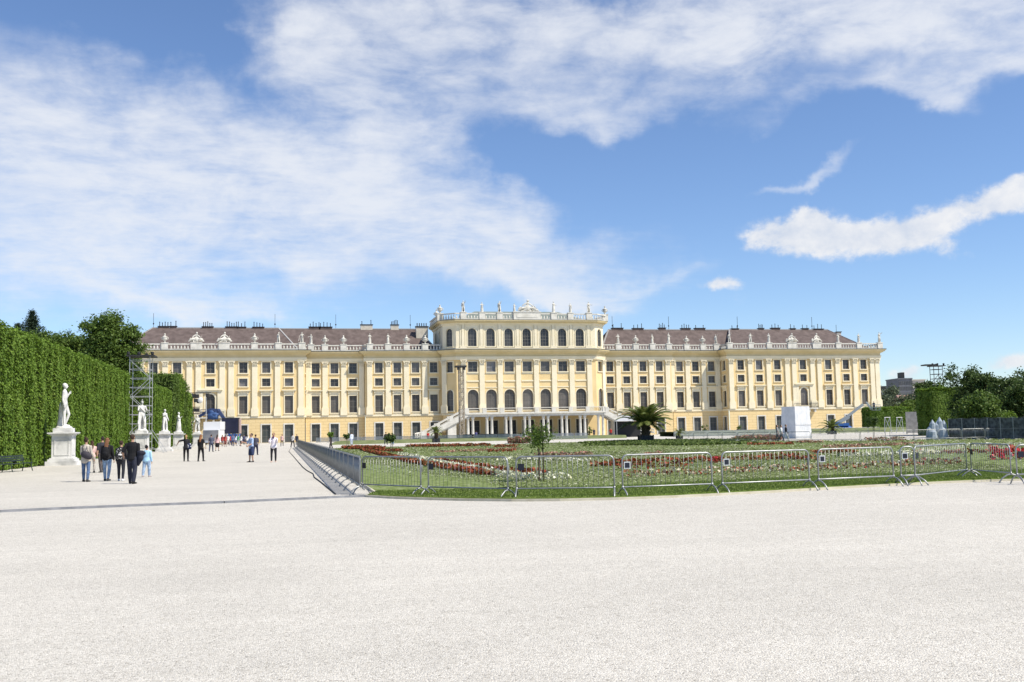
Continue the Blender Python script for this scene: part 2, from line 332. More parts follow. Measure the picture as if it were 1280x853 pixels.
e, P, s = person(G(251, 577), away-.2, 1.84, 'woman with very long auburn hair dressed all in black', fem=True, top=(.012, .012, .013), sleeves='long', bottom=(.012, .012, .014), hair=(.25, .11, .05), hairlen='long', legs=((10, 6), (-6, 4)), arms=((0, 14, 30), (4, 8, 30)), fine=True)
b = empty('handbag', world_of(e, s, (-.24, 0, 1.02)), e.rotation_euler.z, 'cream handbag on the arm of the woman in black', 'handbag')
mb = MB(); mb.tube([(0, 0, -.15), (0, 0, .13)], [(.08, .15), (.05, .1)], 12, ref=(1, 0, 0)); mb.obj('bag_body', cloth((.6, .52, .42)), b, smooth=True)
mb = MB(); mb.tube([(0, -.08, .12), (.05, 0, .34), (0, .08, .12)], .012, 6); mb.obj('strap', cloth((.5, .42, .32)), b, smooth=True)
e, P, s = person(G(314, 578), toward-.9, 1.84, 'man in light blue shirt and navy shorts standing sideways in mid walk', top=(.36, .47, .68), sleeves='short', bottom=(.03, .045, .11), legwear='shorts', hair=(.05, .035, .03), legs=((4, 2), (-2, 4)), arms=((30, 12, 75), (14, 10, 50)), fine=True)
e, P, s = person(G(342, 578), toward+.1, 1.84, 'woman in white top and black trousers facing the camera with raised hands', fem=True, top=(.72, .68, .74), sleeves='long', bottom=(.015, .016, .03), hair=(.05, .03, .02), shoes=(.55, .42, .36), legs=((2, 2), (4, 4)), arms=((34, 10, 92), (34, 10, 92)), fine=True)
mb = MB(); mb.tube([(0, -.12, 1.36), (.03, -.13, 1.42), (0, -.1, 1.46), (-.05, -.12, 1.4)], [.04, .05, .05, .045], 8)
b = mb.obj('scarf', cloth((.12, .05, .12)), None, smooth=True); b.location = (e.location.x, e.location.y, .07); b.rotation_euler = e.rotation_euler; b.scale = (s, s, s); tag(b, 'dark purple scarf round the neck of the woman in white', 'scarf')
person(G(319.5, 569), away, 1.8, 'man in dark grey shirt behind the man in light blue', top=(.07, .07, .1), bottom=(.03, .03, .06))
e, P, s = person(G(264, 565), away, 1.92, 'man in dark grey blue clothes walking left of the crowd', top=(.09, .1, .15), sleeves='short', bottom=(.07, .08, .12), hair=(.04, .03, .02))
person(G(271.5, 564), away+.1, 1.9, 'woman in pink top and black skirt beside the man in grey', fem=True, top=(.66, .42, .42), sleeves='short', bottom=(.015, .015, .02), legwear='skirt', hair=(.05, .03, .02), hairlen='long')
CR = [(278, 558, (.4, .06, .06), (.25, .2, .2), 'dark red top', 1), (281.5, 558.5, (.42, .08, .07), (.3, .1, .08), 'red dress-like clothes', 1), (285, 557, (.75, .73, .7), (.5, .45, .4), 'white shirt', 0), (288, 556.5, (.5, .04, .05), (.08, .08, .15), 'bright red shirt', 0),
      (291, 558, (.12, .16, .3), (.05, .05, .1), 'navy blue top', 0), (294.5, 557, (.55, .57, .65), (.2, .22, .3), 'pale grey shirt', 1), (298, 557.5, (.1, .4, .2), (.6, .58, .55), 'green shirt', 0), (301, 558, (.7, .72, .72), (.1, .1, .12), 'white top and dark trousers', 1),
      (305, 556, (.08, .08, .14), (.05, .05, .07), 'dark blue clothes, right end', 0), (275, 556, (.6, .45, .35), (.3, .28, .26), 'sand coloured top', 1), (256.5, 556, (.1, .1, .12), (.1, .1, .12), 'charcoal clothes, left end', 0),
      (283.5, 553.5, (.3, .32, .4), (.1, .1, .14), 'slate grey jacket at the back', 0), (296, 553.5, (.65, .4, .4), (.12, .12, .2), 'salmon top at the back', 1), (273.5, 555, (.3, .1, .12), (.1, .1, .12), 'maroon top behind the pink top', 1), (280, 554, (.7, .66, .6), (.2, .2, .25), 'cream shirt at the back', 0), (287, 554, (.2, .25, .4), (.1, .1, .15), 'denim blue shirt at the back', 0), (292.5, 554.5, (.45, .07, .1), (.3, .3, .32), 'crimson top at the back', 1), (299.5, 554.5, (.25, .45, .3), (.1, .1, .12), 'light green top at the back', 1), (303, 555, (.6, .6, .62), (.3, .25, .2), 'pale grey top at the right back', 0),
      (309, 557.5, (.75, .75, .76), (.25, .25, .3), 'white blouse beside the crowd', 1)]
for x, y, tp, bt, w, fm in CR:
    person(G(x, y), away+random.uniform(-.5, .5), random.uniform(1.84, 2.02), 'person in %s in the far crowd before the palace' % w, 'far crowd at the end of the gravel walk', fem=bool(fm), top=tp, sleeves='short', bottom=bt, legwear='shorts' if fm else 'trousers', hair=random.choice([(.04, .03, .02), (.15, .09, .05), (.02, .02, .02)]), hairlen='long' if fm else 'short', legs=random.choice([((14, 8), (-12, 6)), ((-10, 6), (12, 8)), ((3, 2), (2, 2))]))
person(G(332, 553.5), away+.3, 1.75, 'distant person in grey at the doorway window', top=(.4, .42, .5), bottom=(.2, .2, .25))
person(G(352.5, 558), toward, 1.85, 'woman in pink carrying a dark bag beyond the woman in white', fem=True, top=(.6, .4, .36), bottom=(.02, .02, .025), hair=(.04, .03, .02), hairlen='long')
person(G(366, 559.5), away-.5, 1.86, 'man in white shirt and brown trousers at the far end of the mesh fence', top=(.65, .62, .58), bottom=(.06, .05, .05), hair=(.03, .02, .02))
person(G(371, 557), toward+.4, 1.8, 'person in black leaning at the far end of the mesh fence', top=(.03, .03, .045), bottom=(.03, .03, .045), sleeves='long')
person(G(413.5, 560.5), away+1.2, 1.75, 'person in dark clothes walking behind the mesh fence', top=(.02, .02, .025), sleeves='long', bottom=(.03, .03, .05), legs=((22, 14), (-16, 10)))
person(G(439.5, 556.5), away+.4, 1.9, 'tall person all in pale blue white beyond the flower bed', top=(.62, .68, .78), sleeves='long', bottom=(.45, .5, .6))
person(G(482.5, 556), away-.2, 1.85, 'person in black beside the small standard tree', top=(.02, .02, .025), sleeves='long', bottom=(.03, .03, .05))
person(G(491, 556), away+.2, 1.7, 'person in blue beside the small standard tree', fem=True, top=(.05, .08, .18), bottom=(.2, .28, .45))
person(G(972, 552), toward+1.2, 1.75, 'person in grey striped top, first of three passing the white shrouded box', top=(.25, .25, .27), bottom=(.04, .04, .05), fem=True, hairlen='long')
person(G(977, 552.5), toward+1.2, 1.75, 'person in white shirt, middle of three passing the white shrouded box', top=(.7, .7, .7), bottom=(.08, .08, .1), legs=((24, 12), (-20, 12)))
person(G(983, 552), toward+1.3, 1.8, 'person in black top, last of three passing the white shrouded box', top=(.02, .02, .03), bottom=(.5, .52, .56), legs=((-20, 10), (24, 12)), sleeves='long')

# ------------------------------------------------------------------ sculpture
stone = mat('white_marble', (.40, .40, .39), (.70, .69, .67), scale=1.7, rough=.75, bump=.2, bscale=14, c3=(.62, .61, .59), lo=.28, hi=.66, detail=9)
stone_b = mat('palace_sculpture_stone', (.46, .44, .39), (.68, .66, .59), scale=2, rough=.8)
def statue_mesh(name, pose, fem=False, drape=0, hair='short', stump=True, voxel=.02, m=None, club=False, tilt=(0, 0)):
    P = pose_points(pose[0], pose[1], fem); z = -P['dz']; mb = MB()
    add_head(mb, P, tilt); a, b = torso_pts(P, fem); mb.tube(a, b, 14, ref=(1, 0, 0)); add_arms(mb, P, .004, fingers=voxel < .016); add_legs(mb, P, .004)
    mb.ball((tilt[0], .02+tilt[1], 1.645+z), (.086, .095, .092))
    if hair == 'helmet': mb.tube([(0, .09, 1.70+z), (0, .0, 1.79+z), (0, -.08, 1.74+z)], .028, 8)
    if drape:
        n = 11 if drape > 1 else 7
        for k in range(n):
            an = PI*(-.1+1.2*k/(n-1)) if drape == 1 else 2*PI*k/n
            rx, ry = (.16, .13); c, s_ = math.cos(an), math.sin(an); zt = (1.0 if k % 2 else .94)+z
            mb.tube([(c*rx*.8, s_*ry*.8, zt+.06), (c*rx*1.1, s_*ry*1.1, .7+z), (c*rx*1.25+.02*math.sin(k*3), s_*ry*1.35, .35+z), (c*rx*1.35, s_*ry*1.5, .04)], [.05, .055, .05, .045], 8)
        mb.tube([(-.17, -.03, 1.40+z), (-.05, -.13, 1.22+z), (.12, -.12, 1.06+z), (.17, .02, .97+z), (.08, .14, 1.05+z), (-.1, .13, 1.25+z), (-.18, .02, 1.40+z)], [.04, .045, .05, .05, .05, .045, .04], 8)
        if drape > 1: mb.tube([(0, 0, .08), (0, 0, .5+z), (0, 0, .9+z)], [(.19, .17), (.17, .14), (.15, .12)], 12, ref=(1, 0, 0))
    if stump:
        mb.tube([(.10, .16, 0), (.10, .15, .4), (.08, .14, .85), (.1, .13, .98)], [.13, .09, .075, .05], 10); mb.tube([(.1, .15, .55), (.2, .2, .75)], [.05, .03], 7)
    if club: mb.tube([P['wr0'], P['wr0']+Vector((-.06, -.1, -.5)), P['wr0']+Vector((-.1, -.16, -.78))], [.03, .05, .06], 8)
    mb.lathe([(.32, -.06), (.31, .0), (.26, .035)], seg=14)
    return remesh(mb, name, m or stone, voxel, 2)
def pedestal(e, w=1.24):
    h = w/2; mb = MB()
    mb.box(-h-.32, h+.32, -h-.32, h+.32, 0, .28); mb.box(-h-.2, h+.2, -h-.2, h+.2, .28, .42); mb.box(-h-.1, h+.1, -h-.1, h+.1, .42, .5)
    mb.obj('plinth', stone, e)
    mb = MB(); mb.box(-h, h, -h, h, .5, 1.95)
    for sx, sy in ((0, -1), (1, 0), (-1, 0), (0, 1)):
        q = h*.74
        for a0, a1, z0, z1 in ((-q, q, .66, .71), (-q, q, 1.74, 1.79), (-q, -q+.05, .712, 1.738), (q-.05, q, .712, 1.738)):
            if sx == 0: mb.box(a0, a1, sy*h-.03, sy*h+.03, z0, z1)
            else: mb.box(sx*h-.03, sx*h+.03, a0, a1, z0, z1)
    mb.obj('pedestal', stone, e)
    mb = MB(); mb.box(-h-.06, h+.06, -h-.06, h+.06, 1.95, 2.02); mb.box(-h-.17, h+.17, -h-.17, h+.17, 2.02, 2.08); mb.box(-h-.24, h+.24, -h-.24, h+.24, 2.08, 2.16); mb.box(-h+.05, h-.05, -h+.05, h-.05, 2.16, 2.44)
    mb.obj('cornice', stone, e)
ST = [(-67.0, -148.3, 1.67, 'nude white marble statue turned to the right on panelled pedestal, nearest of the row', (((2, 2), (20, 38)), ((-6, 6, 18), (-2, 3, 150))), False, 0, True, .05, (-.02, -.02)),
      (-67.0, -110.9, 1.72, 'white marble statue holding a staff across its body beside the scaffold tower', (((2, 2), (10, 18)), ((20, 14, 70), (30, 10, 60))), False, 1, True, -1.1, (0, 0)),
      (-67.0, -90.6, 1.5, 'white marble statue with drapery round the hips, third along the hedge', (((2, 2), (12, 20)), ((24, 10, 95), (6, 12, 20))), True, 1, True, -.7, (.01, 0)),
      (-67.0, -74.1, 1.5, 'fully draped white marble statue before the tall trimmed trees', (((2, 2), (8, 14)), ((28, 14, 100), (-6, 10, 18))), True, 2, False, -.2, (0, -.01)),
      (-67.0, -43.5, 1.6, 'small distant white statue at the far end of the hedge row', (((2, 2), (10, 16)), ((10, 20, 60), (10, 10, 40))), False, 1, True, -1.6, (0, 0))]
for k, (x, y, sc, lab, pose, fem, dr, stp, rz, tl) in enumerate(ST):
    e = empty('statue', (x, y, 0), 0, lab, 'statue', 'marble statues along the hedge'); pedestal(e)
    link('figure', statue_mesh('figure', pose, fem, dr, 'helmet' if k == 1 else 'short', stp, .013 if k == 0 else .018, club=(k == 1), tilt=tl), e, (0, 0, 2.5), rz+PI/2, sc)
RS = [statue_mesh('statue', p, f, d, 'short', False, .035, stone_b, c) for p, f, d, c in (
    ((((4, 4), (10, 16)), ((30, 12, 80), (6, 14, 20))), True, 2, False), ((((4, 4), (14, 20)), ((-8, 12, 20), (120, 20, 20))), False, 1, False), ((((2, 4), (8, 16)), ((50, 30, 40), (20, 30, 60))), True, 2, False), ((((2, 4), (14, 20)), ((16, 24, 40), (30, 40, 60))), False, 1, True))]
mb = MB(); mb.lathe([(.16, 0), (.2, .05), (.12, .12), (.1, .22), (.2, .3), (.36, .48), (.42, .7), (.40, .86), (.46, .92), (.45, .97), (.28, 1.02), (.2, 1.12), (.08, 1.22), (.14, 1.33), (.15, 1.42), (.06, 1.52), (.0, 1.56)], seg=12)
for sx in (-1, 1): mb.tube([(sx*.4, 0, .88), (sx*.6, 0, .8), (sx*.55, 0, .6), (sx*.38, 0, .52)], .05, 6)
URN = mb.mesh('urn', stone_b, True)
def trophy(seed):                                # reclining figures leaning on arms and shields
    rr = random.Random(seed); mb = MB()
    mb.ball((0, 0, .55), (.55, .4, .5)); mb.tube([(0, 0, .9), (.05, 0, 1.5)], [.2, .16], 10); mb.ball((.08, -.05, 1.75), (.17, .18, .21))
    for sx in (-1, 1):
        mb.tube([(0, 0, 1.45), (sx*.4, -.15, 1.2), (sx*.65, -.2, .9)], [.13, .1, .09], 8); mb.tube([(0, -.1, .6), (sx*.7, -.3, .6), (sx*1.2, -.25, .2)], [.22, .17, .12], 8)
        mb.tube([(sx*.5, .1, .1), (sx*.9, .15, 1.3 if sx > 0 else .9)], [.06, .04], 6); mb.ball((sx*.85, .1, .45), (.3, .12, .38))
    for k in range(6): mb.tube([(rr.uniform(-.9, .9), rr.uniform(-.3, .3), .1), (rr.uniform(-1.1, 1.1), rr.uniform(-.2, .2), rr.uniform(.5, 1.1))], [.1, .05], 7)
    return remesh(mb, 'sculpture_group', stone_b, .05, 1)
TROPHY = [trophy(3), trophy(8)]
# ------------------------------------------------------------------ palace
yel = mat('yellow_plaster', (.68, .515, .265), (.76, .59, .325), scale=.3, rough=.9, c3=(.73, .56, .295))
cream = mat('cream_plaster', (.75, .67, .48), (.80, .72, .54), scale=.5, rough=.9)
white_st = mat('white_stone', (.55, .53, .47), (.69, .665, .60), scale=1.1, rough=.85)
entm = mat('ochre_cornice', (.62, .51, .285), (.69, .575, .345), scale=.5, rough=.9)
roofm = mat('brown_roof_tiles', (.095, .072, .065), (.145, .112, .102), scale=.9, rough=.85, bump=.5, bscale=9, c3=(.12, .091, .083))
leadm = mat('lead_capping', (.34, .33, .32), rough=.6); flash = mat('dark_lead_flashing', (.07, .07, .068), rough=.7)
darkm = mat('dark_iron', (.03, .03, .032), rough=.6)
glass = mat('window_glass', (.035, .037, .042), (.075, .072, .07), scale=.35, rough=.22, spec=.5, objrand=[(0, 1), (.3, .7), (.55, 1.4), (.75, 2.0), (.88, .5), (.95, 3.2)])
blind = mat('glass_before_blinds', (.075, .068, .06), (.11, .10, .09), scale=.3, rough=.3, spec=.4, objrand=[(0, 1), (.35, .8), (.6, 1.25), (.8, .6), (.9, 1.6)])
muntin = mat('window_bar', (.20, .19, .17), rough=.7)
doorm = mat('door_dark_green', (.05, .06, .06), (.09, .1, .1), scale=.5, rough=.5)
chim = mat('chimney_plaster', (.50, .46, .38), (.6, .56, .48), scale=1.2, rough=.9)
def rust_mat():
    m = bpy.data.materials.new('rusticated_plaster'); m.use_nodes = True; nt = m.node_tree; N = nt.nodes; L = nt.links; p = N['Principled BSDF']; p.inputs['Roughness'].default_value = .9
    g = N.new('ShaderNodeNewGeometry'); sp = N.new('ShaderNodeSeparateXYZ'); ad = N.new('ShaderNodeMath'); ad.operation = 'ADD'; cb = N.new('ShaderNodeCombineXYZ')
    L.new(g.outputs['Position'], sp.inputs[0]); L.new(sp.outputs['X'], ad.inputs[0]); L.new(sp.outputs['Y'], ad.inputs[1]); L.new(ad.outputs[0], cb.inputs['X']); L.new(sp.outputs['Z'], cb.inputs['Y'])
    b = N.new('ShaderNodeTexBrick'); b.inputs['Scale'].default_value = 1; b.inputs['Brick Width'].default_value = 1.9; b.inputs['Row Height'].default_value = .62; b.inputs['Mortar Size'].default_value = .035
    b.inputs['Color1'].default_value = (.73, .565, .30, 1); b.inputs['Color2'].default_value = (.70, .535, .275, 1); b.inputs['Mortar'].default_value = (.58, .43, .21, 1)
    L.new(cb.outputs[0], b.inputs['Vector']); L.new(b.outputs['Color'], p.inputs['Base Color'])
    bp_ = N.new('ShaderNodeBump'); bp_.inputs['Strength'].default_value = .6; bp_.inputs['Distance'].default_value = .04; bp_.invert = True
    L.new(b.outputs['Fac'], bp_.inputs['Height']); L.new(bp_.outputs[0], p.inputs['Normal']); return m
rust = rust_mat()
PAL = empty('palace', (0, 0, 0), 0, 'long pale yellow baroque palace with brown tiled roofs and raised central pavilion', 'palace')
ARC = 10
def wall(mb, p0, p1, z0, z1, ops=(), depth=.45, m=0):
    p0 = Vector((p0[0], p0[1])); p1 = Vector((p1[0], p1[1])); d = p1-p0; Ln = d.length; d.normalize(); n = Vector((d.y, -d.x))
    def P(t, z, k=0.0): q = p0+d*t-n*k; return (q.x, q.y, z)
    ts = sorted({0.0, round(Ln, 4)} | {round(o[0]-o[1]/2, 4) for o in ops} | {round(o[0]+o[1]/2, 4) for o in ops})
    zs = sorted({z0, z1} | {o[2] for o in ops} | {o[3] for o in ops})
    for a, b in zip(ts, ts[1:]):
        for c, e in zip(zs, zs[1:]):
            t, z = (a+b)/2, (c+e)/2
            if any(abs(t-o[0]) < o[1]/2 and o[2] < z < o[3] for o in ops): continue
            mb.quad(P(a, c), P(b, c), P(b, e), P(a, e), m)
    for t, w, za, zb, arch in ops:
        l, r = t-w/2, t+w/2; zt = zb-w/2 if arch else zb
        mb.quad(P(l, za), P(l, za, depth), P(l, zt, depth), P(l, zt), m); mb.quad(P(r, za, depth), P(r, za), P(r, zt), P(r, zt, depth), m)
        mb.quad(P(l, za), P(r, za), P(r, za, depth), P(l, za, depth), m)
        if not arch: mb.quad(P(l, zb, depth), P(r, zb, depth), P(r, zb), P(l, zb), m)
        else:
            pts = [(t+w/2*math.cos(PI-PI*k/ARC), zt+w/2*math.sin(PI-PI*k/ARC)) for k in range(ARC+1)]
            for (ta, a_), (tb, b_) in zip(pts, pts[1:]):
                mb.quad(P(ta, a_, depth), P(tb, b_, depth), P(tb, b_), P(ta, a_), m)
                mb.quad(P(ta, a_), P(tb, b_), P(tb, zb), P(ta, zb), m)
# window meshes: pane plane at y=0, wall face at y=-dep, x along the wall, z from the sill
def arch_outline(w, h, arch, n=ARC):
    if not arch: return [(-w/2, 0), (w/2, 0), (w/2, h), (-w/2, h)]
    zt = h-w/2
    return [(-w/2, 0), (w/2, 0)]+[(w/2*math.cos(PI*k/n), zt+w/2*math.sin(PI*k/n)) for k in range(n+1)]
def window_meshes(kind, w, h, arch=False, dep=.33, gm=None, nx=2, nz=3, hood=None, surround=.2, sm=None, sill=True):
    mb = MB(); o = arch_outline(w, h, arch); mb.add([(x, 0, z) for x, z in o], [tuple(range(len(o)))], 0)
    t = .055
    for k in range(1, nx): x = -w/2+w*k/nx; mb.box(x-t/2, x+t/2, -.05, -.004, .03, h-.03 if not arch else h-w/2+math.sqrt(max((w/2)**2-x*x, .01))-.02, 1)
    for k in range(1, nz): z = h*k/nz if not arch else (h-w/2)*k/(nz-1); mb.box(-w/2+.01, w/2-.01, -.06, -.054+.04, z-t/2, z+t/2, 1)
    for sx in (-1, 1): mb.box(min(sx*w/2, sx*(w/2-.07)), max(sx*w/2, sx*(w/2-.07)), -.065, -.003, .0, h-(w/2 if arch else 0), 1)
    mb.box(-w/2, w/2, -.066, -.002, 0, .08, 1)
    if not arch: mb.box(-w/2, w/2, -.066, -.002, h-.07, h, 1)
    me = mb.mesh(kind, [gm or glass, muntin])
    fb = MB(); s = surround; y0, y1 = -dep-.09, -dep-.003
    zt = h-w/2 if arch else h
    for sx in (-1, 1): a, b = sorted((sx*w/2, sx*(w/2+s))); fb.box(a, b, y0, y1, 0, zt)
    if arch:
        for k in range(ARC):
            a, b = PI*k/ARC, PI*(k+1)/ARC
            q = [(r*math.cos(an), zt+r*math.sin(an)) for r, an in ((w/2, a), (w/2+s, a), (w/2+s, b), (w/2, b))]
            fb.add([(x, y0, z) for x, z in q]+[(x, y1, z) for x, z in q], [(0, 1, 2, 3), (1, 5, 6, 2), (0, 3, 7, 4)])
    else: fb.box(-w/2-s, w/2+s, y0, y1, h, h+s)
    if sill: fb.box(-w/2-s-.08, w/2+s+.08, y0-.12, y1+.001, -.2, 0)
    if hood:                                        # straight hood on consoles above
        fb.box(-w/2-s, w/2+s, y0+.02, y1+.001, h+s, h+hood)
        fb.box(-w/2-s-.28, w/2+s+.28, y0-.28, y1+.002, h+hood, h+hood+.14); fb.box(-w/2-s-.42, w/2+s+.42, y0-.45, y1+.003, h+hood+.14, h+hood+.3)
        for sx in (-1, 1): a, b = sorted((sx*(w/2+.01), sx*(w/2+.24))); fb.box(a, b, y0-.22, y0, h+hood-.5, h+hood)
    return me, fb.mesh('frame', sm or cream)
WM = {'tall_window': window_meshes('tall_window', 1.7, 3.7, gm=blind, nx=2, nz=3, hood=.95), 'mezzanine_window': window_meshes('mezzanine_window', 1.7, 1.65, nx=2, nz=2),
      'upper_window': window_meshes('upper_window', 1.7, 2.3, nx=2, nz=3), 'ground_window': window_meshes('ground_window', 1.75, 3.75, gm=doorm, nx=2, nz=3, surround=.26, sm=white_st, sill=False),
      'arched_window': window_meshes('arched_window', 2.45, 4.6, True, gm=blind, nx=4, nz=4, surround=.16), 'pavilion_window': window_meshes('pavilion_window', 2.1, 2.3, nx=2, nz=3, surround=.14),
      'attic_window': window_meshes('attic_window', 1.95, 4.0, True, nx=3, nz=5, surround=.17), 'garden_door': window_meshes('garden_door', 2.7, 3.9, gm=mat('dark_doorway', (.02, .022, .024), (.04, .042, .045), scale=.5, rough=.4), nx=2, nz=3, surround=.2, sill=False),
      'narrow_arched_window': window_meshes('narrow_arched_window', 1.7, 4.6, True, nx=2, nz=4, surround=.16), 'narrow_attic_window': window_meshes('narrow_attic_window', 1.6, 4.0, True, nx=2, nz=5, surround=.16),
      'balcony_window': window_meshes('balcony_window', 1.9, 4.2, True, gm=blind, nx=2, nz=4, surround=.35)}
wrng = random.Random(4)
def put_window(kind, p0, p1, t, z, dep=.33):
    p0 = Vector((*p0, 0)); p1 = Vector((*p1, 0)); d = (p1-p0).normalized(); n = Vector((d.y, -d.x, 0)); q = p0+d*t-n*dep
    o = link(kind, WM[kind][0], PAL, (q.x, q.y, z), math.atan2(d.y, d.x)); link('frame', WM[kind][1], o); return o
def poly_off(path, p):                             # offset an open plan path outward (right-hand side of travel)
    pts = [Vector(q) for q in path]; out = []
    for i, q in enumerate(pts):
        ns = []
        if i > 0: d = (q-pts[i-1]).normalized(); ns.append(Vector((d.y, -d.x)))
        if i < len(pts)-1: d = (pts[i+1]-q).normalized(); ns.append(Vector((d.y, -d.x)))
        n = sum(ns, Vector((0, 0))).normalized(); k = p/max(n.dot(ns[0]), .3); out.append((q+n*k)[:])
    return out
# pilaster mesh: base at z 5.75, top 17.4
def pilaster_mesh(w=1.12, z0=5.75, z1=17.4, pr=.28):
    mb = MB(); h = w/2; mb.box(-h, h, -pr, .02, z0+1.9, z1-1.15); mb.box(-h-.2, h+.2, -pr-.2, .02, z0, z0+1.55); mb.box(-h-.12, h+.12, -pr-.12, .02, z0+1.55, z0+1.72); mb.box(-h-.06, h+.06, -pr-.06, .02, z0+1.72, z0+1.9)
    cb = MB(); z = z1-1.15; cb.box(-h-.05, h+.05, -pr-.05, .018, z, z+.1)
    for r in range(2):
        for k in range(4-r): x = -h+w*(k+.5)/(4-r); cb.box(x-w*.09, x+w*.09, -pr-.1-.07*r, .017, z+.12+.36*r, z+.42+.36*r); cb.box(x-w*.07, x+w*.07, -pr-.2-.07*r, -pr-.1-.07*r, z+.32+.36*r, z+.46+.36*r)
    cb.box(-h, h, -pr, .016, z+.1, z+.95)
    for sx in (-1, 1): cb.tube([(sx*h, -pr-.2, z+.82), (sx*h, .01, z+.82)], .14, 8)
    cb.box(-h-.2, h+.2, -pr-.24, .015, z+.98, z+1.15)
    return mb.mesh('pilaster', cream), cb.mesh('capital', mat('capital_stone', (.72, .65, .48), (.78, .71, .55), scale=1.5, rough=.9))
PIL = pilaster_mesh()
def put_pil(p0, p1, t, k=0.0):
    p0 = Vector((*p0, 0)); p1 = Vector((*p1, 0)); d = (p1-p0).normalized(); n = Vector((d.y, -d.x, 0)); q = p0+d*t-n*k
    o = link('pilaster', PIL[0], PAL, (q.x, q.y, 0), math.atan2(d.y, d.x)); link('capital', PIL[1], o)
def entablature(path, dz=0.0, z=17.4, parent=PAL, name='entablature'):
    mb = MB()
    for p, a, b, m in ((.32, 0, .28, 1), (.38, .28, .62, 1), (.45, .62, .72, 1), (.26, .72, 1.36, 0), (.5, 1.36, 1.52, 0), (.8, 1.52, 1.72, 0), (1.1, 1.72, 1.98, 0), (1.28, 1.98, 2.2, 0), (1.36, 2.2, 2.34-dz, 2)):
        mb.prism(poly_off(path, p), z+a, z+b, m)
    return mb.obj(name, [entm, cream, flash], parent)
def balustrade(path, z, sites, h=1.3, dz=0.0, blocks=1.3):
    """path: plan polyline; sites: pedestal positions along it as points."""
    mb = MB(); ped = [Vector(s[:2]) for s in sites]
    for a, b in zip(path, path[1:]):
        a = Vector(a); b = Vector(b); L_ = (b-a).length; d = (b-a)/L_
        mb.bar((*a, z+.11), (*b, z+.11), .42, .22-dz); mb.bar((*a, z+h-.12), (*b, z+h-.12), .4, .24-dz)
        n = int(L_/.66)
        for k in range(n):
            q = a+d*(k+.5)*L_/n
            if any((q-s).length < blocks*.55 for s in ped): continue
            mb.lathe([(.11, 0), (.18, .22), (.17, .38), (.09, .62), (.10, .86)], (q.x, q.y, z+.2), 6)
    for s in sites:
        w = blocks*(1.7 if s[2] in ('trophy', 'figures') else 1)/2; mb.box(s[0]-w, s[0]+w, s[1]-.34, s[1]+.34, z+.001, z+h+.06); mb.box(s[0]-w-.08, s[0]+w+.08, s[1]-.42, s[1]+.42, z+h+.061, z+h+.2)
    o = mb.obj('balustrade', white_st, PAL)
    for i, s in enumerate(sites):
        x, y, k = s; zz = z+h+.2; r = wrng
        if k == 'urn': link('urn', URN, o, (x, y, zz), 0, 1.25)
        elif k == 'statue': link('statue', RS[r.randrange(4)], o, (x, y, zz), r.uniform(-.6, .6), 1.28)
        elif k == 'figures': link('sculpture_group', TROPHY[i % 2], o, (x, y, zz), r.uniform(-.3, .3), (1.25, 1, 1.15))
        elif k == 'tall': link('statue', RS[r.randrange(4)], o, (x, y, zz), r.uniform(-.6, .6), 1.45)
    return o
WA = [51.9, 56.6, 61.29, 67.95, 74.61, 79.31, 84.0]; PA = [49.4, 54.25, 58.94, 63.75, 65.55, 70.35, 72.15, 76.96, 81.65, 86.25, 87.6]
XB = [46.2, 42.18, 38.16]; XC = [32.62, 28.58, 24.54, 20.5]
FLO = (('ground_window', .15), ('tall_window', 6.3), ('mezzanine_window', 12.05), ('upper_window', 14.87))
def wh(kind): return {'ground_window': (1.75, 3.75), 'tall_window': (1.7, 3.7), 'mezzanine_window': (1.7, 1.65), 'upper_window': (1.7, 2.3), 'balcony_window': (1.9, 4.2)}[kind]
def band(mb, path, p, z0, z1, m): mb.prism(poly_off(path, p)+list(reversed(poly_off(path, -.05))), z0, z1, m)
def section(name, x0, x1, y, cols, s, special=None, pils=()):
    p0, p1 = ((x0, y), (x1, y)) if s > 0 else ((-x1, y), (-x0, y)); mb = MB(); low, up = [], []
    for xc in cols:
        t = xc-x0 if s > 0 else x1-xc
        for kind, z in FLO:
            k = 'balcony_window' if (special == xc and kind == 'tall_window') else kind
            w, h = wh(k); (low if kind == 'ground_window' else up).append((t, w, z, z+h, k == 'balcony_window'))
            if kind == 'ground_window': put_window(k, (p0[0], y-.16), (p1[0], y-.16), t, z)
            else: put_window(k, p0, p1, t, z)
    wall(mb, (p0[0], y-.16), (p1[0], y-.16), -.6, 5.36, low, m=1); wall(mb, p0, p1, 5.36, 17.45, up, m=0)
    band(mb, [p0, p1], .30, 5.36, 5.72, 2); band(mb, [p0, p1], .22, -.6, .12, 3)
    # sunk panels between floors
    for xc in cols:
        X = s*xc
        if xc != special: mb.box(X-1.05, X+1.05, y-.05, y+.01, 5.74, 6.05, 2)
    o = mb.obj('facade_wall', [yel, rust, cream, white_st], PAL)
    for xp in pils: put_pil(p0, p1, xp-x0 if s > 0 else x1-xp)
    return p0, p1
def mir(path, s): return path if s > 0 else [(-x, y) for x, y in reversed(path)]
AY, BY, CY, ZY = 0.0, 3.93, 2.63, -1.07
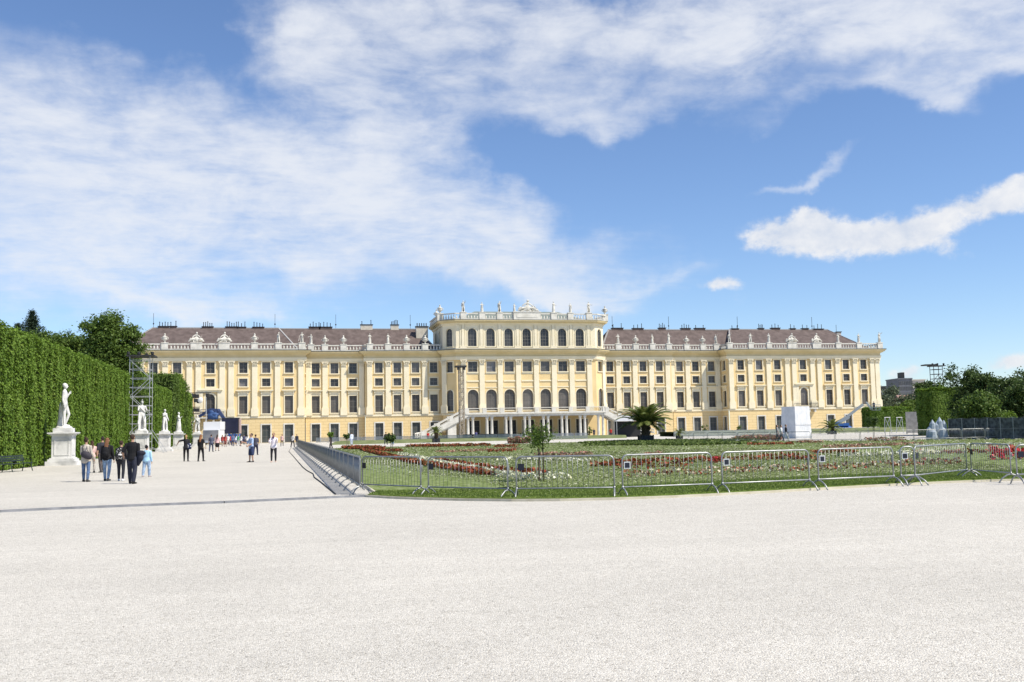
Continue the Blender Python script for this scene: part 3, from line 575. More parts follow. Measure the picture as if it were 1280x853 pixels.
for s in (1, -1):
    section('A', 48.6, 88.3, AY, WA, s, 67.95, PA)
    section('B', 35.6, 48.6, BY, XB, s, None, [44.19, 40.17, 36.3, 47.75])
    section('C', 18.6, 35.6, CY, XC, s, None, [34.65, 30.6, 26.56, 22.52])
    # flanks
    for path in ([(48.6, BY), (48.6, AY)], [(88.3, AY), (88.3, 34)], [(35.6, CY), (35.6, BY)]):
        mb = MB(); q = mir(path, s); inner = path[0] == (48.6, BY); L_ = math.dist(*q)
        ops = [(L_/2, 1.7, z, z+wh(k)[1], False) for k, z in FLO[1:]] if inner else []
        lo = [(L_/2, 1.75, .15, 3.9, False)] if inner else []
        wall(mb, *q, 5.36, 17.45, ops, m=0); wall(mb, *poly_off(q, .16), -.6, 5.36, lo, m=1); band(mb, q, .30, 5.362, 5.718, 2)
        if inner:
            for k, z in FLO: put_window(k, *(poly_off(q, .16) if k == 'ground_window' else q), L_/2, z)
        mb.obj('side_wall', [yel, rust, cream], PAL)
    if s > 0: put_pil((88.3, 0), (88.3, 34), .9)
    entablature(mir([(48.6, 20), (48.6, AY), (88.3, AY), (88.3, 34)], s)); entablature(mir([(35.6, 20), (35.6, BY), (49.2, BY), (49.2, 20)], s), .02); entablature(mir([(18.0, 20), (18.0, CY), (35.6, CY), (35.6, 20)], s), .01)
    # balconies of the end pavilions: iron grille over a console slab
    X = s*67.95; mb = MB(); mb.box(X-2.9, X+2.9, -1.2, -.3, 5.45, 5.7)
    for k in range(-3, 4, 2): mb.box(X+k*.75-.2, X+k*.75+.2, -1.0, -.31, 4.7, 5.45)
    bal = mb.obj('balcony', white_st, PAL); mb = MB()
    for k in range(33): x = X-2.8+5.6*k/32; mb.bar((x, -1.12, 5.7), (x, -1.12, 6.8), .035)
    mb.bar((X-2.85, -1.12, 6.8), (X+2.85, -1.12, 6.8), .07); mb.bar((X-2.85, -1.12, 5.95), (X+2.85, -1.12, 5.95), .05)
    for sx in (-1, 1): mb.bar((X+sx*2.82, -1.12, 6.8), (X+sx*2.82, -.3, 6.8), .06); mb.bar((X+sx*2.82, -1.12, 5.9), (X+sx*2.82, -.3, 5.9), .05)
    mb.obj('grille', darkm, bal)
    # aedicule round the balcony window
    mb = MB()
    for sx in (-1, 1): mb.box(X+sx*1.72-.26, X+sx*1.72+.26, -.3, -.003, 5.72, 10.9)
    mb.box(X-2.25, X+2.25, -.36, -.002, 10.9, 11.3); mb.box(X-2.5, X+2.5, -.62, -.001, 11.3, 11.5)
    mb.add([(X-2.5, -.55, 11.5), (X+2.5, -.55, 11.5), (X, -.55, 12.0), (X-2.5, -.004, 11.5), (X+2.5, -.004, 11.5), (X, -.004, 12.0)], [(0, 1, 2), (0, 2, 5, 3), (1, 4, 5, 2)])
    mb.obj('window_pediment', cream, PAL)
bal_r = 19.76
def st(xs, y, kinds): return [(x, y, k) for x, k in zip(xs, kinds)]
balustrade([(48.6, 6), (48.6, -.75), (88.85, -.75), (88.85, 12)], bal_r, st([48.95, 54.31, 59.0, 64.88, 71.35, 77.06, 82.6, 88.2], -.75, ['statue', 'statue', 'statue', 'figures', 'figures', 'statue', 'statue', 'tall']))
balustrade([(18.8, CY-.65), (35.7, CY-.65), (35.7, BY-.75), (49.3, BY-.75)], bal_r, st([22.46, 26.75, 30.83, 34.9], CY-.65, ['statue', 'urn', 'statue', 'tall'])+st([39.81, 43.91, 47.3], BY-.75, ['urn', 'urn', 'statue']), dz=.02)
balustrade([(-88.85, 12), (-88.85, -.75), (-48.6, -.75), (-48.6, 6)], bal_r, st([-88.2, -82.6, -77.03, -70.78, -65.16, -58.98, -54.05, -49.2], -.75, ['tall', 'statue', 'urn', 'figures', 'figures', 'urn', 'statue', 'statue']))
balustrade([(-49.3, BY-.75), (-35.7, BY-.75), (-35.7, CY-.65), (-18.8, CY-.65)], bal_r, st([-47.2, -44.22, -40.24], BY-.75, ['statue', 'urn', 'urn'])+st([-34.6, -30.62, -26.54, -22.42], CY-.65, ['statue', 'statue', 'urn', 'urn']), dz=.02)
# roofs
def hip_roof(x0, x1, y0, y1, z0, zr, hip0=True, hip1=True, ridge_w=.0, inset=None, inset2=None, flip=1):
    ym = (y0+y1)/2; i = inset if inset is not None else (y1-y0)/2*.86; j = inset2 if inset2 is not None else i; i, j = (i, j) if flip > 0 else (j, i); a = x0+(i if hip0 else 0); b = x1-(j if hip1 else 0); mb = MB()
    v = [(x0, y0, z0), (x1, y0, z0), (x1, y1, z0), (x0, y1, z0), (a, ym, zr), (b, ym, zr)]
    mb.add(v, [(0, 1, 5, 4), (2, 3, 4, 5), (1, 2, 5), (3, 0, 4), (0, 3, 2, 1)], 0)
    mb.bar(v[4], v[5], .4, .22, 1)
    if hip0: mb.bar(v[0], v[4], .34, .16, 1)
    if hip1: mb.bar(v[1], v[5], .34, .16, 1)
    return mb.obj('roof', [roofm, leadm], PAL), ym
def chimney(parent, x, y, z, w=2.2, d=.9, h=1.3, pots=4, r=random):
    mb = MB(); mb.box(x-w/2, x+w/2, y-d/2, y+d/2, z-1.6, z+h*.55, 0 if h > 1.2 else 2); mb.box(x-w/2-.12, x+w/2+.12, y-d/2-.12, y+d/2+.12, z+h*.55, z+h*.55+.16, 1)
    for k in range(pots): px = x-w*.38+w*.76*k/max(pots-1, 1); hp = r.uniform(.5, 1.0); mb.lathe([(.09, 0), (.07, hp), (.12, hp+.02), (.11, hp+.1), (.0, hp+.25)], (px, y, z+h*.55+.16), 6, 1)
    mb.obj('chimney', [chim, darkm, roofm], parent)
def rod(parent, x, y, z, h):
    mb = MB(); mb.bar((x, y, z-.3), (x, y, z+h), .07); mb.ball((x, y, z+.9), (.16, .16, .2), seg=8, rings=6); mb.obj('lightning_rod', darkm, parent)
crng = random.Random(7); ZR = 25.45
for s in (1, -1):
    ra, ym = hip_roof(*sorted((s*49.7, s*87.4)), .9, 19.4, 19.6, ZR, inset=4.4 if s < 0 else 4.4, inset2=6.6, flip=s)
    rb, yb = hip_roof(*sorted((s*18.9, s*57.0)), 4.3, 17.2, 19.62, ZR-.06, hip0=(s > 0), hip1=(s < 0), inset=4.2)
    sa = [55.6, 62.6, 66.5, 71.2, 74.6, 78.2] if s > 0 else [78.5, 76.5, 69.3, 64.2, 62.1, 58.5]
    for x in sa: chimney(ra, s*x, ym+.2, ZR, crng.uniform(1.2, 3.0), .9, crng.uniform(.15, .6), crng.randint(2, 5))
    for x in ([25.4, 30.6, 36.8, 42.9, 46.6] if s > 0 else [46.2, 43.8, 34.6, 28.2]): chimney(rb, s*x, yb+.2, ZR, crng.uniform(1.6, 3.4), .9, (1.5 if x in (34.6, 28.2) else .5) if s < 0 else crng.uniform(.15, .6), crng.randint(2, 5))
    for x in ([56.3, 76.5, 83.2] if s > 0 else [80.6, 54.9]): rod(ra, s*x, ym, ZR if x < 81 else 23.5, 3.2)
    for x in ([24.1, 38.5] if s > 0 else [41.5, 24.6]): rod(rb, s*x, yb, ZR, 3.2)
mb = MB(); mb.box(84.6, 85.6, 12, 13, 21, 25.0, 0); mb.box(84.45, 85.75, 11.85, 13.15, 25.0, 25.2, 1); mb.obj('chimney', [chim, darkm], PAL)
mb = MB(); mb.box(-23.6, -20.9, 8, 9.2, 23, 25.6, 0); mb.box(-23.75, -20.75, 7.85, 9.35, 25.6, 25.8, 1)
for k in range(5): mb.lathe([(.1, 0), (.1, .6), (.16, .62), (0, .8)], (-23.3+.52*k, 8.6, 25.8), 6, 1)
mb.obj('chimney', [chim, darkm], PAL)
# ---- central pavilion
CP = [(-18.6, 16), (-18.6, 1.2), (-16.0, ZY), (16.0, ZY), (18.6, 1.2), (18.6, 16)]
bays = [k*4.12 for k in range(-3, 4)]
mb = MB(); p0, p1 = (-16.0, ZY), (16.0, ZY)
lo, mid, att = [], [], []
for x in bays:
    t = x+16; lo.append((t, 2.7, .1, 4.0, False)); mid += [(t, 2.45, 6.25, 10.85, True), (t, 2.1, 14.72, 17.02, False)]; att.append((t, 1.95, 20.4, 24.4, True))
    put_window('garden_door', p0, p1, t, .1); put_window('arched_window', p0, p1, t, 6.25); put_window('pavilion_window', p0, p1, t, 14.72); put_window('attic_window', p0, p1, t, 20.4)
wall(mb, p0, p1, -.6, 5.36, lo, m=0); wall(mb, p0, p1, 5.36, 17.45, mid, m=0); wall(mb, p0, p1, 19.7, 25.4, att, m=1)
for a, b in ((CP[1], CP[2]), (CP[3], CP[4])):
    L_ = math.dist(a, b); t = L_/2
    wall(mb, a, b, -.6, 17.45, [(t, 1.7, 6.25, 10.85, True), (t, 1.5, 14.72, 17.02, False)], m=0); wall(mb, a, b, 19.7, 25.4, [(t, 1.6, 20.4, 24.4, True)], m=1)
    put_window('narrow_arched_window', a, b, t, 6.25); put_window('upper_window', a, b, t, 14.72); put_window('narrow_attic_window', a, b, t, 20.4)
for a, b in ((CP[0], CP[1]), (CP[4], CP[5])):
    L_ = math.dist(a, b); ts = [L_*.3, L_*.72] if a[0] < 0 else [L_*.28, L_*.7]
    wall(mb, a, b, -.6, 17.45, [], m=0); wall(mb, a, b, 19.7, 25.4, [(t, 1.6, 20.4, 24.4, True) for t in ts], m=1)
    for t in ts: put_window('narrow_attic_window', a, b, t, 20.4)
mb.prism(poly_off(CP, .26), 5.3, 5.66, 1)
for x in bays:                                        # band and panels between the two main storeys
    mb.box(x-1.32, x+1.32, ZY-.14, ZY-.002, 12.55, 12.85, 1); mb.box(x-1.32, x+1.32, ZY-.1, ZY-.003, 11.2, 11.4, 1)
    mb.box(x-1.25, x+1.25, ZY-.06, ZY-.004, 14.2, 14.5, 1)
mb.obj('pavilion_wall', [yel, cream], PAL)
for k in range(-4, 4): put_pil(p0, p1, (k+.5)*4.12+16)
put_pil(CP[1], CP[2], .35); put_pil(CP[3], CP[4], math.dist(CP[3], CP[4])-.35)
entablature(CP)
mb = MB()
mb.prism(poly_off(CP, .35), 19.75, 20.05, 1)
for k in range(-4, 4):
    x = (k+.5)*4.12
    for dx, w, p in ((0, .62, .2), (-.55, .22, .12), (.55, .22, .12)): mb.box(x+dx-w/2, x+dx+w/2, ZY-p, ZY-.001, 20.05, 25.2, 1)
    mb.box(x-.75, x+.75, ZY-.26, ZY-.0012, 20.06, 20.5, 1)
for p, a, b, m in ((.25, 25.2, 25.45, 1), (.32, 25.45, 25.6, 1), (.6, 25.6, 25.8, 0), (.95, 25.8, 26.0, 0), (1.05, 26.0, 26.2, 0), (1.1, 26.2, 26.28, 2)): mb.prism(poly_off(CP, p), a, b, m)
mb.obj('attic_cornice', [entm, cream, flash], PAL)
bp_path = poly_off(CP, .65)
balustrade(bp_path, 26.28, [(bp_path[1][0]+.1, 1.0, 'urn'), (-14.39, ZY-.65, 'tall'), (-10.19, ZY-.65, 'statue'), (-6.23, ZY-.65, 'tall'), (6.21, ZY-.65, 'tall'), (10.12, ZY-.65, 'statue'), (14.44, ZY-.65, 'tall'), (bp_path[4][0]-.1, 1.0, 'urn'), (-18.6, 10, 'urn')], h=1.45)
mb = MB(); mb.box(-3.1, 3.1, ZY-1.05, ZY+.3, 26.29, 27.9); mb.box(-3.25, 3.25, ZY-1.15, ZY+.4, 27.9, 28.1); mb.box(-2.4, 2.4, ZY-1.11, ZY-1.02, 26.75, 27.25)
cen = mb.obj('crowning_pedestal', white_st, PAL)
link('sculpture_group', TROPHY[0], cen, (.2, ZY-.4, 28.1), 0, (1.8, 1, 1.4)); link('statue', RS[2], cen, (-2.8, ZY-.5, 28.0), .3, 1.15); link('sculpture_group', TROPHY[1], cen, (1.9, ZY-.4, 28.1), 0, (.8, .8, .7))
mb = MB(); mb.add([(-16, 2, 26.3), (16, 2, 26.3), (16, 15, 26.3), (-16, 15, 26.3), (-10, 8.5, 29.3), (10, 8.5, 29.3)], [(0, 1, 5, 4), (1, 2, 5), (2, 3, 4, 5), (3, 0, 4)])
mb.obj('roof', mat('verdigris_copper', (.16, .19, .17), (.22, .25, .22), scale=.6, rough=.7), PAL)
# ---- garden terrace on paired columns with two lateral flights of stairs
YF = -8.5
mb = MB(); mb.box(-15.2, 15.2, YF-.5, ZY-.02, 4.75, 5.25); mb.box(-15.5, 15.5, YF-.8, ZY-.03, 5.25, 5.5)
terr = mb.obj('terrace', white_st, PAL)
mb = MB(); mb.lathe([(.42, 0), (.42, .3), (.33, .36), (.31, .5), (.27, 4.2), (.36, 4.35), (.4, 4.75)], seg=12); colm = mb.mesh('column', white_st, True)
for k in range(-4, 4):
    for dx in (-.52, .52):
        link('column', colm, PAL, ((k+.5)*4.12+dx, YF, 0))
mb = MB()
for k in range(-4, 5):
    x = k*3.8; mb.box(x-.42, x+.42, YF-.62, YF-.12, 5.5, 6.6)
mb.box(-15.4, 15.4, YF-.56, YF-.18, 6.42, 6.56); mb.box(-15.4, 15.4, YF-.5, YF-.24, 5.52, 5.64)
par = mb.obj('parapet', white_st, PAL); mb = MB()
for k in range(-76, 77):
    x = k*.2; mb.bar((x, YF-.37, 5.64), (x, YF-.37, 6.42), .035)
mb.obj('grille', darkm, par)
for s in (1, -1):
    mb = MB(); n = 26; x0, z0, x1, z1 = 15.2, 5.5, 24.5, .75
    for i in range(n):
        a, b = i/n, (i+1)/n; xa, xb = x0+(x1-x0)*a, x0+(x1-x0)*b; z = z0+(z1-z0)*(i+1)/n
        mb.box(*sorted((s*xa, s*xb)), YF-.4, YF+2.6, z-.95+.0, z)
    mb.obj('stair_flight', white_st, PAL)
    for yy in (YF-.5, YF+2.7):
        mb = MB(); mb.bar((s*x0, yy, z0+.98), (s*x1, yy, z1+.98), .34, .2); mb.bar((s*x0, yy, z0-.2), (s*x1, yy, z1-.2), .36, 1.0)
        # curved lower end
        pts = [(s*(x1+1.5*math.sin(a)), yy-1.3*(1-math.cos(a)), z1+.95-.35*a/1.57) for a in np.linspace(0, 1.57, 6)]; mb.tube(pts, .13, 6)
        pts2 = [(p[0], p[1], p[2]-.75) for p in pts]; mb.tube(pts2, .16, 6)
        for p, q in zip(pts, pts2): mb.bar(p, q, .1)
        mb.box(min(s*24.3, s*25.0), max(s*24.3, s*25.0), yy-.35, yy+.35, 0, 1.75)
        for k in range(4): x = x0+(x1-x0)*(k+.06)/3.3; z = z0+(z1-z0)*(k+.06)/3.3; mb.box(min(s*x, s*(x+.8)), max(s*x, s*(x+.8)), yy-.2, yy+.2, z-.1, z+1.0)
        o = mb.obj('stair_parapet', white_st, PAL); mb = MB()
        for k in range(46): t = (k+.5)/46; mb.bar((s*(x0+(x1-x0)*t), yy, z0+(z1-z0)*t+.3), (s*(x0+(x1-x0)*t), yy, z0+(z1-z0)*t+.9), .05)
        mb.obj('grille', darkm, o)
    mb = MB(); mb.box(*sorted((s*17.5, s*19.3)), YF-.3, YF+2.4, 0, 3.3); mb.obj('stair_pier', white_st, PAL)
    mb = MB(); mb.box(*sorted((s*19.3, s*24.4)), YF+2.2, YF+2.5, 0, 1.6); mb.obj('stair_wall', yel, PAL)
# ------------------------------------------------------------------ ground
def gravel_mat():
    m = bpy.data.materials.new('pale_gravel'); m.use_nodes = True; nt = m.node_tree; N = nt.nodes; L = nt.links; p = N['Principled BSDF']; p.inputs['Roughness'].default_value = .95; p.inputs['Specular IOR Level'].default_value = .15
    g = N.new('ShaderNodeNewGeometry')
    def noise(sc, det, rough=.5):
        n = N.new('ShaderNodeTexNoise'); n.inputs['Scale'].default_value = sc; n.inputs['Detail'].default_value = det; n.inputs['Roughness'].default_value = rough; L.new(g.outputs['Position'], n.inputs['Vector']); return n.outputs['Fac']
    def ramp(f, stops):
        r = N.new('ShaderNodeValToRGB'); e = r.color_ramp.elements
        for k, (pos, c) in enumerate(stops):
            q = e[k] if k < 2 else e.new(pos); q.position = pos; q.color = (*c, 1) if hasattr(c, '__len__') else (c, c, c, 1)
        L.new(f, r.inputs['Fac']); return r.outputs['Color']
    v = N.new('ShaderNodeTexVoronoi'); v.inputs['Scale'].default_value = 70; L.new(g.outputs['Position'], v.inputs['Vector'])
    sp = N.new('ShaderNodeSeparateColor'); L.new(v.outputs['Color'], sp.inputs[0])
    stone_c = ramp(sp.outputs[0], [(0, (.27, .25, .215)), (.05, (.45, .42, .37)), (.35, (.575, .545, .485)), (1, (.69, .66, .60))])
    big = ramp(noise(.22, 5), [(.3, .93), (.7, 1.04)]); mid_ = ramp(noise(3.2, 5, .65), [(.3, .93), (.72, 1.04)])
    fine = ramp(noise(19, 4, .7), [(.3, .86), (.7, 1.08)])
    def mul(a, b):
        x = N.new('ShaderNodeMix'); x.data_type = 'RGBA'; x.blend_type = 'MULTIPLY'; x.inputs['Factor'].default_value = 1; L.new(a, x.inputs['A']); L.new(b, x.inputs['B']); return x.outputs['Result']
    v2 = N.new('ShaderNodeTexVoronoi'); v2.inputs['Scale'].default_value = 13; L.new(g.outputs['Position'], v2.inputs['Vector']); s2 = N.new('ShaderNodeSeparateColor'); L.new(v2.outputs['Color'], s2.inputs[0])
    sm1 = N.new('ShaderNodeMath'); sm1.operation = 'MULTIPLY'; L.new(v2.outputs['Distance'], sm1.inputs[0]); dv_ = N.new('ShaderNodeMath'); dv_.operation = 'MULTIPLY_ADD'; dv_.inputs[1].default_value = 3.5; dv_.inputs[2].default_value = .8; L.new(s2.outputs[1], dv_.inputs[0]); L.new(dv_.outputs[0], sm1.inputs[1])
    pebble = ramp(sm1.outputs[0], [(.10, .72), (.16, 1.0)])
    mp = N.new('ShaderNodeMapping'); mp.inputs['Rotation'].default_value = (0, 0, R(-12)); mp.inputs['Scale'].default_value = (.10, 1.1, 1); L.new(g.outputs['Position'], mp.inputs[0]); tn = N.new('ShaderNodeTexNoise'); tn.inputs['Scale'].default_value = 1.3; tn.inputs['Detail'].default_value = 6; L.new(mp.outputs[0], tn.inputs['Vector'])
    track = ramp(tn.outputs['Fac'], [(.38, .97), (.62, 1.015)])
    L.new(mul(mul(mul(mul(mul(stone_c, big), mid_), fine), pebble), track), p.inputs['Base Color'])
    b = N.new('ShaderNodeBump'); b.inputs['Strength'].default_value = .55; b.inputs['Distance'].default_value = .02
    a = N.new('ShaderNodeMath'); a.operation = 'SUBTRACT'; a.inputs[0].default_value = 1; L.new(v.outputs['Distance'], a.inputs[1])
    a2 = N.new('ShaderNodeMath'); a2.operation = 'MULTIPLY_ADD'; a2.inputs[1].default_value = 1.4; L.new(noise(6, 4), a2.inputs[0]); L.new(a.outputs[0], a2.inputs[2]); L.new(a2.outputs[0], b.inputs['Height'])
    L.new(b.outputs[0], p.inputs['Normal']); return m
gravel = gravel_mat()
lawn_m = mat('mown_lawn', (.10, .155, .025), (.17, .225, .055), scale=2.2, rough=.95, bump=.3, bscale=60, c3=(.135, .19, .038), detail=9, spec=.1)
bed_m = mat('bed_ground_cover', (.11, .155, .035), (.27, .31, .16), scale=4.5, rough=.95, bump=.5, bscale=25, c3=(.165, .21, .07), detail=10, spec=.1)
kerb_m = mat('kerb_stone', (.48, .44, .33), (.58, .54, .43), scale=4, rough=.9)
mb = MB(); mb.box(-2500, 2500, -700, 3500, -.5, 0); tag(mb.obj('gravel_ground', gravel), kind='structure')
def sheet(name, pts, z, m, step=None):
    mb = MB(); mb.prism(pts, -.2, z); return tag(mb.obj(name, m), kind='structure')
front_px = [(458, 621.5), (490, 623.5), (530, 625), (580, 626.3), (640, 627), (700, 626.6), (773, 625), (840, 622.5), (900, 619.5), (960, 616.3), (1022, 612.7), (1080, 609.3), (1128, 606.8), (1180, 604.3), (1240, 602), (1300, 600.5), (1420, 597)]
front = [G(*p) for p in front_px]
far_px = [(412, 562), (440, 560), (530, 559), (640, 556), (745, 553), (860, 552), (980, 552), (1100, 551.5), (1200, 549.5), (1300, 548), (1400, 546)]
far = [G(*p) for p in far_px]
# rounded first corner then along the mesh fence
left_edge = [(-50.25, -192.0), (-50.3, -170), (-50.5, -130)]
outline_in = poly_off([(-50.25, -191.2)]+front, -4.1)+list(reversed(far))+list(reversed(left_edge[1:])); outline = front+list(reversed(far))+list(reversed(left_edge))
kz = .05
sheet('parterre_bed', outline, kz, bed_m)
def inset_strip(pts, w0, w1): # strip following a line, from offset w0 to w1 towards +left of travel
    a = poly_off(pts, -w0); b = poly_off(pts, -w1); return a+list(reversed(b))
line = [left_edge[2], left_edge[1], left_edge[0]]+front
def fix_strip(name, w0, w1, z0, z1, m):
    a = poly_off(line, -w0); b = poly_off(line, -w1); mb = MB()
    for i in range(len(a)-1):
        q = [a[i], a[i+1], b[i+1], b[i]]; mb.add([(x, y, z1) for x, y in q], [(0, 1, 2, 3)])
        mb.quad((*a[i], z0), (*a[i+1], z0), (*a[i+1], z1), (*a[i], z1))
    return tag(mb.obj(name, m), kind='structure')
fix_strip('kerb', -.035, .03, -.05, .056, kerb_m)
line_full = line; line = [(-50.25, -191.2)]+front; fix_strip('lawn', .03, 4.3, .0, .075, lawn_m)
# far lawn bank in front of the palace
bank = MB()
def bank_poly(px, z, rise):
    pts = [G(*p) for p in px]; return pts
def bank_strip(name, pts, w, zt):
    """a grass bank: rises from the path edge to a flat top."""
    a = pts; b = [(x+.15*w, y+w*.5) for x, y in pts]; c = [(x+.4*w, y+w*2.2) for x, y in pts]; mb = MB()
    for i in range(len(a)-1):
        mb.quad((*a[i], .0), (*a[i+1], .0), (*b[i+1], zt), (*b[i], zt)); mb.quad((*b[i], zt), (*b[i+1], zt), (*c[i+1], zt), (*c[i], zt)); mb.quad((*c[i], zt), (*c[i+1], zt), (*c[i+1], 0), (*c[i], 0))
    return tag(mb.obj(name, mat('dry_bank_grass', (.12, .145, .05), (.19, .21, .10), scale=.8, rough=1, c3=(.15, .175, .07))), kind='structure')
bank_strip('lawn_bank', [(-46, -58), (-38, -56), (-24, -52), (-6, -50), (6, -50)], 8, .5)
bank_strip('lawn_bank', [(16, -48), (30, -46), (46, -44), (60, -44), (76, -50), (90, -60)], 7, .85)

# ------------------------------------------------------------------ scattered ground plants
def in_poly(P, poly):
    x, y = P[:, 0], P[:, 1]; r = np.zeros(len(P), bool); n = len(poly); j = n-1
    for i in range(n):
        xi, yi = poly[i]; xj, yj = poly[j]; c = ((yi > y) != (yj > y)) & (x < (xj-xi)*(y-yi)/(yj-yi+1e-12)+xi); r ^= c; j = i
    return r
def sample_poly(poly, n, rng=RNG, bias=None):
    a = np.array(poly); lo, hi = a.min(0), a.max(0); out = []
    while sum(map(len, out)) < n:
        P = lo+(hi-lo)*rng.random((n*2, 2)); out.append(P[in_poly(P, poly)])
    return np.concatenate(out)[:n]
band_out = poly_off(line, -.06); band_in = poly_off(line, -4.4); band = band_out+list(reversed(band_in))
near_poly = poly_off(line, -4.1)+[(-20, -170), (-20, -150), (-49.2, -150)]
def grass(name, P2, z, h, m, w=.012):
    n = len(P2); a = RNG.uniform(0, 2*PI, n); hh = h*RNG.uniform(.5, 1.3, n); l = RNG.normal(0, .35, (n, 2))*hh[:, None]
    B = np.c_[P2, np.full(n, z)]; d = np.c_[np.cos(a), np.sin(a), np.zeros(n)]*(w*RNG.uniform(.7, 1.6, n))[:, None]
    T = B+np.c_[l, hh]; return tag(link(name, quads_mesh(name, np.stack([B-d, B+d, T], 1), m)), kind='stuff')
gm = mat('grass_blade', (.1, .2, .04), island=[(.12, .18, .03), (.17, .235, .045), (.22, .28, .075)], trans=.25, rough=.7)
P2 = sample_poly(band, 80000); P2 = P2[P2[:, 0] < -28]; grass('grass', P2, .07, .045, gm, .010)
# silvery ground cover with small white flowers over the beds, denser in drifts
cover_m = mat('ground_cover_leaf', (.15, .2, .1), island=[(.10, .15, .03), (.15, .20, .05), (.19, .24, .085), (.29, .32, .17), (.52, .53, .41), (.16, .20, .06), (.21, .245, .11)], trans=.2, rough=.8)
P2 = np.concatenate([sample_poly(near_poly, 110000), sample_poly(outline_in, 60000), sample_poly(band, 1600)])
P2 = P2[P2[:, 0] < 30]
den = .5+.5*np.sin(P2[:, 0]*.9+1.3*np.sin(P2[:, 1]*.31))*np.sin(P2[:, 1]*.55+np.sin(P2[:, 0]*.4)); keep = RNG.random(len(P2)) < .35+.65*den; P2 = P2[keep]
dist = np.hypot(P2[:, 0]-CAM[0], P2[:, 1]-CAM[1]); sz = .036+.0016*dist
V = leaf_quads(np.c_[P2, .06+.035*RNG.random(len(P2))], sz, np.array([0, 0, 1.0]), .4); tag(link('ground_cover', quads_mesh('ground_cover', V, cover_m)), kind='stuff')

FL = {'red': mat('red_flower', (.3, .03, .02), island=[(.27, .045, .022), (.34, .07, .03), (.20, .05, .025), (.12, .14, .035), (.36, .10, .045)], rough=.6, trans=.15),
      'white': mat('white_flower', (.6, .6, .5), island=[(.74, .73, .58), (.66, .66, .44), (.16, .2, .06), (.8, .79, .68), (.72, .72, .6)], rough=.6, trans=.15),
      'mixed': mat('mixed_flower', (.3, .03, .02), island=[(.30, .04, .02), (.20, .035, .018), (.74, .70, .52), (.38, .10, .035), (.10, .14, .035), (.78, .75, .62)], rough=.6, trans=.15),
      'pink': mat('pink_flower', (.5, .2, .2), island=[(.42, .17, .14), (.48, .26, .2), (.33, .12, .09), (.18, .21, .08), (.44, .31, .25), (.2, .23, .1)], rough=.6, trans=.15),
      'bright': mat('scarlet_flower', (.6, .03, .04), island=[(.55, .025, .04), (.62, .05, .07), (.42, .02, .03), (.06, .1, .03)], rough=.5, trans=.15),
      'dark': mat('dark_bedding_leaf', (.05, .09, .02), island=[(.10, .145, .03), (.15, .20, .055), (.12, .17, .04)], rough=.7, trans=.2)}
ROWS = {k: [] for k in FL}
def row(kind, px, width, h=.22, dens=34, size=.12, z0=.07):
    """a planted row along surveyed points; width in metres."""
    pts = [np.array(G(*p)) for p in px]
    for a, b in zip(pts, pts[1:]):
        d = b-a; L_ = np.linalg.norm(d); n = max(int(dens*1.7*L_*width/.5), 4); n = min(n, 9000); t = RNG.random(n); q = a+d*t[:, None]; nn = np.array([-d[1], d[0]])/L_
        clump = .5+.5*np.sin(t*L_*4.2+RNG.uniform(0, 6)); q = q+nn*(RNG.uniform(-.5, .5, n)*width*(.72 if width < .7 else 1))[:, None]; z = z0+h*RNG.random(n)**.7*(.65+.35*clump)
        P = np.c_[q, z]; dist = np.hypot(q[:, 0]-CAM[0], q[:, 1]-CAM[1]); ROWS[kind].append((P, size*(1+.006*np.maximum(dist-25, 0))))
row('red', [(452, 564), (481, 571.5), (517, 581.5), (550, 587), (603, 596.2), (623, 597.4)], .45, .25, 60)
row('red', [(542, 579.8), (562, 581.2), (593, 587.3), (633, 593.4), (664, 595.4), (683, 597)], .4, .24, 60)
row('white', [(500, 570.5), (530, 577), (552, 583.8), (593, 591.5), (633, 599.4), (678, 602), (713, 601.8)], .45, .24, 60, .10)
row('white', [(633, 600.5), (660, 604), (690, 604)], .4, .24, 50, .11)
row('red', [(436, 562.2), (455, 562.6), (472, 563)], 1.8, .4, 60, .12); row('red', [(472, 564.5), (500, 566)], .7, .25, 40)
row('pink', [(546, 567.2), (590, 565.8), (648, 563.4)], 1.4, .2, 16, .12); row('red', [(511, 559.8), (560, 559.4), (613, 558.4)], 1.6, .35, 30, .14); row('red', [(618, 560.5), (646, 559.8)], 1.2, .3, 30, .12)
row('pink', [(636, 554.5), (662, 554)], 5, .75, 120, .2); row('red', [(610, 566.8), (645, 565.5)], .6, .25, 30)
row('white', [(626, 577.5), (645, 575.5), (675, 577.5), (735, 578.5)], .6, .18, 30); row('pink', [(672, 571.3), (700, 571.3), (740, 570.4)], 1.0, .25, 34)
row('red', [(738, 585.6), (758, 585.2), (775, 583.4), (820, 580.8), (860, 580.2), (897, 578.6), (900, 580)], .5, .28, 52); row('red', [(770, 588), (820, 587.2), (866, 586)], .32, .22, 50); row('bright', [(885, 581.5), (897, 581)], .4, .36, 60, .1)
row('mixed', [(782, 599.6), (810, 598.2), (840, 597.4), (870, 596), (905, 595), (941, 592.6), (980, 592), (1014, 591), (1043, 589.4), (1080, 588), (1114, 586.4), (1142, 584.4), (1175, 583.2), (1200, 582.2)], .42, .28, 46, .11)
row('pink', [(806, 571.5), (828, 571)], .9, .28, 40); row('red', [(908, 577.5), (950, 577.2), (985, 576.4), (1028, 578)], .45, .26, 44); row('red', [(1012, 569), (1045, 568.4), (1070, 569)], .6, .3, 40); row('red', [(950, 572.5), (1000, 571)], .4, .2, 30)
